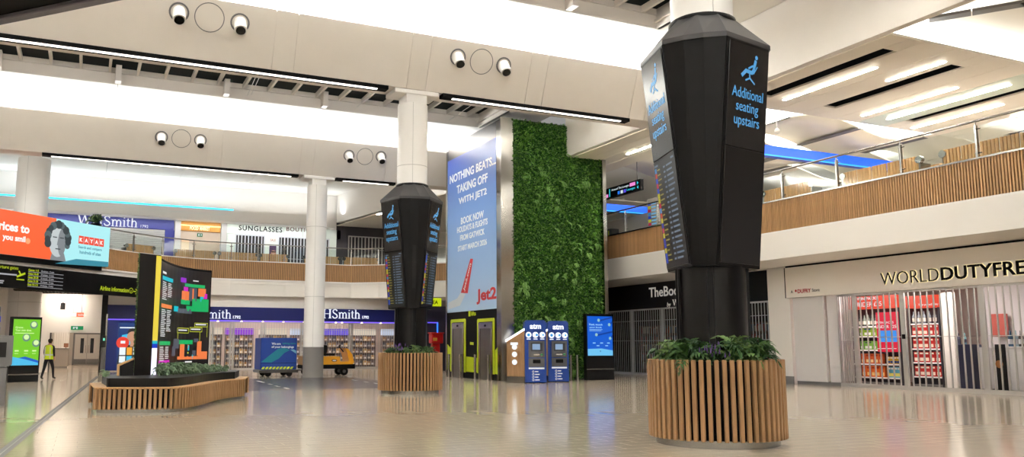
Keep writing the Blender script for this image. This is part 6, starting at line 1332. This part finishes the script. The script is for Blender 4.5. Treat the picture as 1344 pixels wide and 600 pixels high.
    rg.add(b.v[:8], [(0, 1, 2, 3), (4, 5, 6, 7)]); rg.obj('reflective_band', M('reflective', (200, 204, 196), 0.3), vo)
    hr = MB(); hr.lathe([(0.088, 1.60), (0.097, 1.66), (0.082, 1.715), (0.04, 1.74), (0.004, 1.745)], 16, 0, (0, 0.065)); hr.obj('hair', cols[4], root)
    fc = MB()
    for s in (-1, 1): fc.disc(s * 0.032, 1.615, 0.009, 0, None, 8); 
    fc.v = [(x, 0.157, z) for x, y, z in fc.v]; fc.f = [f[::-1] for f in fc.f]; fc.tube((0, 0.15, 1.60), (0, 0.178, 1.575), 0.010, 6, 1); fc.box(-0.022, 0.022, 0.148, 0.156, 1.545, 1.552, 2)
    for s in (-1, 1): fc.bbox(s * 0.083 - 0.008, s * 0.083 + 0.008, 0.05, 0.09, 1.575, 1.635, 0.006, 1)
    fc.obj('face', [m_blackm, cols[2], M('lips', (150, 90, 80), 0.5)], root)
    return root
person()

# ================================================================== LUGGAGE CART AND TUG
PT = Plane((0, 39.9, 0), 0.0)
a, b = PT.u(342, 470), PT.u(389.5, 470); zc0, zc1 = PT.z(365, 485.5), PT.z(365, 443.5)
ct = thing('luggage_cart', 'blue covered luggage cart with teal wave and hazard stripes', 'cart', ((a + b) / 2, 39.9, 0)); hw = (b - a) / 2
MB().bbox(-hw, hw, 0, 1.5, zc0, zc1, 0.03).obj('blue_cover', M('cart_blue', (24, 62, 150), 0.5, bump=0.3, bscale=3), ct)
MB().bbox(-hw - 0.06, hw + 0.08, -0.04, 1.54, zc0 - 0.14, zc0 - 0.005, 0.02).obj('chassis', m_steel_d, ct)
q = MB()
wv = [(-hw + 0.02, zc0 + 0.36), (-hw * 0.4, zc0 + 0.34), (0.0, zc0 + 0.52), (hw * 0.30, zc0 + 0.78), (hw * 0.62, zc0 + 0.92), (hw * 0.3, zc0 + 1.02), (-hw * 0.05, zc0 + 0.98), (-hw * 0.45, zc0 + 0.72)]
q.poly(wv, -0.004, None, 0); q.poly([(hw * 0.62, zc0 + 0.93), (hw - 0.03, zc0 + 0.74), (hw - 0.03, zc0 + 0.88), (hw * 0.8, zc0 + 0.95)], -0.004, None, 2)
q.text('We are', -hw * 0.42, zc1 - 0.33, w=0.42, h=0.11, y=0, d=0.004, m=1, bold=0.03); q.text('taking care', -hw * 0.42 + 0.50, zc1 - 0.33, w=0.64, h=0.12, y=0, d=0.004, m=0, bold=0.03); q.text('of your belongings', -hw * 0.42, zc1 - 0.50, w=1.05, h=0.13, y=0, d=0.004, m=1, bold=0.03)
q.rect(-hw, hw, zc0 + 0.30, zc0 + 0.315, -0.003, 4)
for i in range(9):
    u = -hw + 0.04 + i * (2 * hw - 0.2) / 9; q.poly([(u, zc0 + 0.03), (u + 0.11, zc0 + 0.03), (u + 0.19, zc0 + 0.14), (u + 0.08, zc0 + 0.14)], -0.004, None, 3)
q.obj('cover_print', [M('teal', (20, 128, 150), 0.5), M('print_white'), M('pale_teal', (120, 180, 205), 0.5), M('hazard_yellow', (200, 214, 40), 0.5), m_blackm], ct)
wh = MB().tube((0, -0.04, 0), (0, 0.04, 0), 0.15, 16).mesh('wheel', [m_blackm])
for u in (-hw * 0.55, hw * 0.62):
    for y in (0.12, 1.38): put('wheel', wh, ct, (u, y, 0.15)); MB().box(u - 0.05, u + 0.05, y - 0.06, y + 0.06, 0.2, zc0 - 0.14).obj('castor', m_steel_d, ct)
MB().tube((hw + 0.08, 0.75, 0.28), (hw + 0.75, 0.75, 0.28), 0.03, 8).obj('tow_bar', m_steel_d, ct)
PV = Plane((0, 40.4, 0), 0.0); v_ = lambda x, y: PV.uz(x, y)
tg = thing('tow_tug', 'yellow electric tow tug half hidden behind the slim column', 'vehicle', (0, 40.4, 0))
m_yel = M('tug_yellow', (226, 156, 24), 0.35, coat=0.3)
B0 = v_(466, 486); 
x0 = v_(398, 480)[0]
MB().poly([(x0, v_(430, 484)[1]), (v_(466, 484)[0], v_(466, 484)[1]), (v_(466, 476)[0], v_(466, 478)[1]), (x0, v_(430, 479)[1])], 0.0, 1.15).obj('chassis', m_blackm, tg)
MB().poly([(x0, v_(430, 479)[1]), (v_(446.5, 479)[0], v_(446, 479)[1]), (v_(446.5, 468)[0], v_(446, 468)[1]), (x0, v_(430, 467.5)[1])], 0.02, 1.13).obj('battery_box', m_yel, tg)
MB().poly([v_(446.5, 479), v_(463, 479), v_(464.5, 474), v_(463, 466), v_(457, 457.5), v_(453, 457), v_(456, 463), v_(458, 472), v_(457.5, 474.5), v_(446.5, 474.5)], 0.02, 1.13).obj('front_cowl', m_yel, tg)
MB().poly([(v_(428, 466)[0] - 0.7, v_(430, 467)[1]), (v_(441, 467)[0], v_(441, 467)[1]), (v_(441, 464)[0], v_(441, 464)[1]), (v_(428, 466)[0] - 0.7, v_(430, 464)[1])], 0.2, 0.95).obj('seat', m_black, tg)
MB().bbox(v_(427, 460)[0] - 0.55, v_(431, 460)[0], 0.2, 0.95, v_(430, 464)[1], v_(430, 453)[1], 0.04).obj('seat_back', m_black, tg)
c0 = v_(455, 462); c1 = v_(449.5, 455); MB().tube((c0[0], 0.57, c0[1]), (c1[0], 0.57, c1[1]), 0.03, 8).obj('steering_column', m_black, tg)
sw = MB(); R0 = 0.17; pts = [Vector((c1[0] + 0.05 * math.cos(a) , 0.57 + R0 * math.sin(a), c1[1] + R0 * 0.45 * math.cos(a))) for a in [2 * math.pi * i / 14 for i in range(14)]]
for p, q_ in zip(pts, pts[1:] + pts[:1]): sw.tube(p, q_, 0.016, 5)
sw.tube(pts[0], pts[7], 0.014, 5); sw.obj('steering_wheel', m_black, tg)
wh2 = MB().tube((0, -0.06, 0), (0, 0.06, 0), 0.2, 18).mesh('wheel', [m_blackm]); hub = MB().tube((0, -0.07, 0), (0, 0.07, 0), 0.08, 12).mesh('hub', [m_steel_d])
for x in (v_(452, 489)[0], x0 + 0.35):
    for y in (0.1, 1.05): wo = put('wheel', wh2, tg, (x, y, 0.2)); put('hub', hub, wo)
cc = v_(439, 473.3); q = MB(); q.poly([(cc[0] + 0.14 * math.cos(a), cc[1] + 0.06 * math.sin(a)) for a in [2 * math.pi * i / 16 for i in range(16)]], 0.017, None, 0); q.poly([(cc[0] + 0.10 * math.cos(a), cc[1] + 0.035 * math.sin(a)) for a in [2 * math.pi * i / 16 for i in range(16)]], 0.015, None, 1); q.obj('badge', [m_black, M('print_white')], tg)

# ================================================================== SMALL THINGS BEYOND THE DISTANT TOTEM
PR = Plane((0, 42.0, 0), 0.0); a, b = PR.u(567, 450), PR.u(582, 450)
t = thing('red_post_box', 'red box on a post right of the distant planter', 'box', ((a + b) / 2, 42.0, 0)); hw = (b - a) / 2; z0, z1 = PR.z(575, 451), PR.z(575, 436.5)
MB().bbox(-hw, hw, 0, 0.5, z0, z1 - 0.06, 0.04).obj('box', M('post_red', (190, 22, 24), 0.35), t); MB().bbox(-hw - 0.04, hw + 0.04, -0.04, 0.54, z1 - 0.06, z1, 0.02).obj('lid', M('post_red'), t); MB().bbox(-hw + 0.08, hw - 0.15, 0.1, 0.4, 0.0, z0, 0.03).obj('post', M('post_red'), t); MB().box(-hw + 0.06, -hw + 0.3, -0.005, 0.0, z0 + 0.14, z0 + 0.30).obj('label_plate', M('gold_plate', (210, 150, 60), 0.4), t)
PL_ = Plane((0, 46.0, 0), 0.0); a, b = PL_.uz(567, 402), PL_.uz(579, 391.5)
t = on(PL_, 'lime_sign', 'lime green hanging sign right of the distant totem', 'sign'); MB().bbox(a[0] - 0.5, b[0], -0.05, 0.05, a[1], b[1], 0.01).obj('light_box', E('lime_lit', (196, 214, 20), 0.95), t); q = MB(); q.text('EA', a[0] + 0.02, a[1] + 0.12, h=0.22, y=-0.05, d=0.004, bold=0.02); q.obj('lettering', m_blackm, t)
MB().tube((a[0], 0, b[1]), (a[0], 0, FZ + 0.1), 0.015, 6).obj('hanger', m_steel_d, t)
MB().box(17.4, 24.9, 46.0, 46.15, 0, zs1).obj('wall_back_right', M('dark_front', (40, 36, 52), 0.5), kind='structure')
t = thing('neon_line', 'vertical blue neon line in the dark shop front right of the distant totem', 'light', (PL_.u(573.5, 440), 45.9, PL_.z(573, 470))); MB().box(-0.03, 0.03, 0, 0.05, 0, PL_.z(573, 423) - PL_.z(573, 470)).obj('tube', E('neon_blue', (40, 110, 255), 2.0), t); MB().box(-1.0, 0.03, 0, 0.05, PL_.z(573, 423) - PL_.z(573, 470) - 0.06, PL_.z(573, 423) - PL_.z(573, 470)).obj('top_tube', E('neon_violet', (110, 90, 255), 1.2), t)

# ================================================================== SEATS ON THE UPPER FLOOR
seat_b = MB(); n = 5
for i in range(n): seat_b.bbox(-0.28 + 0.112 * i + 0.012, -0.28 + 0.112 * (i + 1) - 0.012, -0.03, 0.03, 0.42, 1.22, 0.012)
seat_bm = seat_b.mesh('seat_back', [m_oak_l]); seat_s = MB().bbox(-0.28, 0.28, 0.03, 0.52, 0.38, 0.45, 0.02).mesh('seat', [m_oak_l]); seat_e = MB().tube((0, -0.04, 1.10), (0, 0.10, 1.10), 0.12, 14).box(-0.02, 0.02, 0, 0.5, 0, 1.0).mesh('end_frame', [m_steel])
def bench(x, y, rz, n, lab, dz=0.0):
    t = thing('seat_row', lab, 'seats', (x, y, BZ0), rz, 'wooden seat rows upstairs')
    for i in range(n):
        o = put('seat_back', seat_bm, t, (0.58 * (i + 0.5), 0, dz)); put('seat', seat_s, t, (0.58 * (i + 0.5), 0, 0))
    for u in (0, 0.58 * n): put('end_frame', seat_e, t, (u, 0, dz))
    for i in range(n + 1): MB().box(-0.025, 0.025, 0.0, 0.45, 0.0, dz + 0.5).obj('leg', m_steel_d, t, (0.58 * i, 0, 0))
    return t
Q = R(-90)
bench(23.3, 16.6, Q, 5, 'wooden seat row behind the right balcony at the right picture edge', 0.62)
bench(23.3, 20.3, Q, 5, 'wooden seat row second from the right behind the right balcony', 0.62)
bench(23.3, 24.0, Q, 4, 'wooden seat row just right of the near totem behind the balcony', 0.62)
bench(24.6, 18.6, Q, 5, 'wooden seat row one line further back on the right mezzanine', 0.55)
for i, (x, y, rz, n, lab) in enumerate(((1.9, 51.2, R(30), 3, 'leftmost wooden seat row on the rear balcony beside the shutter'), (4.7, 53.0, R(5), 4, 'wooden seat row on the rear balcony below the gold entrance sign'), (7.3, 53.3, 0, 4, 'wooden seat row on the rear balcony below the left sunglasses shutter'), (9.8, 53.3, 0, 3, 'short wooden seat row next to the portrait poster'), (12.6, 53.3, 0, 4, 'wooden seat row behind the slim column on the rear balcony'), (15.2, 53.2, R(-5), 4, 'wooden seat row left of the distant totem on the rear balcony'))):
    bench(x, y, rz, n, lab, 0.55)
t = fern(PU.u(126.5, 290, -4.5), 52.0, PU.z(126, 292.5, -4.5), 1.6, FR[2], 40, 'dark green bushy plant before the upstairs navy sign', 300, None, 'potted_bush')
pz = PU.z(126, 292.5, -4.5) - BZ0
MB().lathe([(0.22, -pz), (0.30, -0.05), (0.02, -0.04)], 20).obj('tall_pot', m_black, t)
# shops seen over the right balcony between the green wall and the near totem
MB().box(27.0, 27.2, 29.5, 44, BZ0, 8.5).obj('wall_upper_shop', M('taupe', (156, 146, 138), 0.6), kind='structure')
X_SCR = on_axis(858, 285, 0, 24.0).y
t = thing('upper_screen', 'narrow colourful flight screen upstairs left of the near totem', 'display', (24.0, X_SCR, BZ0), R(-90)); MB().bbox(-0.5, 0.3, 0, 0.15, 0.0, 2.9, 0.02).obj('cabinet', M('taupe', (156, 146, 138), 0.6), t)
q = MB()
for i in range(9): q.rect(-0.42, -0.2, 2.7 - 0.16 * i - 0.13, 2.7 - 0.16 * i, -0.004, i % 4); q.rect(-0.15, 0.2, 2.7 - 0.16 * i - 0.10, 2.7 - 0.16 * i - 0.04, -0.004, 4)
q.obj('screen_print', [m_list[0], m_list[3], m_list[4], m_list[1], E('us_pale', (120, 190, 235), 0.9)], t)
t = thing('dark_cabinet', 'dark cabinet upstairs beside the green wall', 'cabinet', (24.4, on_axis(797, 305, 0, 24.4).y, BZ0), R(-90)); MB().bbox(-0.4, 0.35, 0, 0.5, 0.06, 2.0, 0.02).obj('body', m_black, t); MB().box(0.1, 0.16, -0.01, 0.0, 0.3, 1.9).obj('green_stripe', M('lime'), t); MB().box(-0.45, 0.45, 0.05, 0.45, 0, 0.06).obj('plinth', m_grey, t)
# hanging direction sign by the green wall
PX_ = Plane((22.25, 31.3, 0), R(-90)); a, b = PX_.u(776, 255), PX_.u(841, 240); z0, z1 = PX_.z(841, 249), PX_.z(841, 234.5)
t = on(PX_, 'hanging_sign', 'black hanging direction sign with cyan lettering right of the green wall', 'sign'); MB().bbox(a, b, -0.02, 0.16, z0, z1, 0.01).obj('board', m_black, t)
q = MB(); H_ = z1 - z0
hx = lambda x: PX_.u(x, 245)
q.text('Around The Lounges', hx(803), z0 + H_ * 0.56, w=hx(826) - hx(803), h=H_ * 0.26, y=-0.02, d=0.004, m=0); q.rect(hx(827), hx(834.5), z0 + H_ * 0.54, z0 + H_ * 0.86, -0.024, 2)
for x0, x1, m_ in ((811, 814, 3), (815, 818, 0), (819, 822, 4)): q.rect(hx(x0), hx(x1), z0 + H_ * 0.14, z0 + H_ * 0.44, -0.024, m_)
q.text('Lounges', hx(823), z0 + H_ * 0.16, w=hx(834) - hx(823), h=H_ * 0.28, y=-0.02, d=0.004, m=1); q.rect(hx(800), hx(801), z0 + H_ * 0.12, z0 + H_ * 0.88, -0.024, 1)
q.text('Toilets', hx(789), z0 + H_ * 0.56, w=hx(795) - hx(789), h=H_ * 0.25, y=-0.02, d=0.004, m=1); q.rect(hx(791), hx(794.5), z0 + H_ * 0.12, z0 + H_ * 0.42, -0.024, 0); q.rect(hx(795), hx(798.5), z0 + H_ * 0.12, z0 + H_ * 0.42, -0.024, 2)
for zf, s in ((0.70, 1), (0.30, -1)): c = (hx(837.5), z0 + H_ * zf); q.poly([(c[0] - 0.05 * s, c[1] - 0.08), (c[0] + 0.07 * s, c[1]), (c[0] - 0.05 * s, c[1] + 0.08)][::s], -0.024, None, 1)
q.obj('lettering', [E('hs_white', (225, 240, 245), 0.9), E('hs_cyan', (60, 215, 235), 1.0), E('hs_pink', (240, 140, 215), 1.0), E('hs_blue', (40, 120, 230), 1.0), E('hs_violet', (90, 80, 220), 1.0)], t, kind='stuff')
MB().tube((a + 0.7, 0.07, z1), (a + 0.7, 0.07, 9.695), 0.018, 6).tube((b - 0.35, 0.07, z1), (b - 0.35, 0.07, 9.695), 0.018, 6).obj('hanger', m_steel_d, t)
# dark overhead board at the top left corner
c0, c1 = floor_pt(-40, 41, 4.6), floor_pt(190, -6, 4.6); d = (c1 - c0).normalized()
t = thing('overhead_board', 'black overhead board with grey lower edge cutting the top left corner', 'sign', c0, math.atan2(d.y, d.x)); L = (c1 - c0).length
MB().bbox(-1.0, L + 1.2, -1.6, 0.0, 0.05, 0.9, 0.02).obj('casing', m_blackm, t); MB().bbox(-1.0, L + 1.2, -0.10, 0.012, 0.0, 0.05, 0.01).obj('edge_trim', M('trim_greyviolet', (96, 92, 102), 0.4), t)
MB().tube((0.4, -0.8, 0.9), (0.4, -0.8, Z_R - 4.62), 0.03, 8).tube((L, -0.8, 0.9), (L, -0.8, Z_R - 4.62), 0.03, 8).obj('suspension_rod', m_steel_d, t)
# ceiling camera
p = on_axis(1020, 173, 2, 9.1); t = thing('ceiling_camera', 'small white hanging camera right of the near totem', 'camera', p); MB().tube((0, 0, 0.1), (0, 0, 0.62), 0.02, 8).obj('stem', m_col, t); MB().lathe([(0.005, -0.1), (0.09, -0.04), (0.10, 0.05), (0.05, 0.12), (0.005, 0.13)], 16).obj('dome', m_col, t)
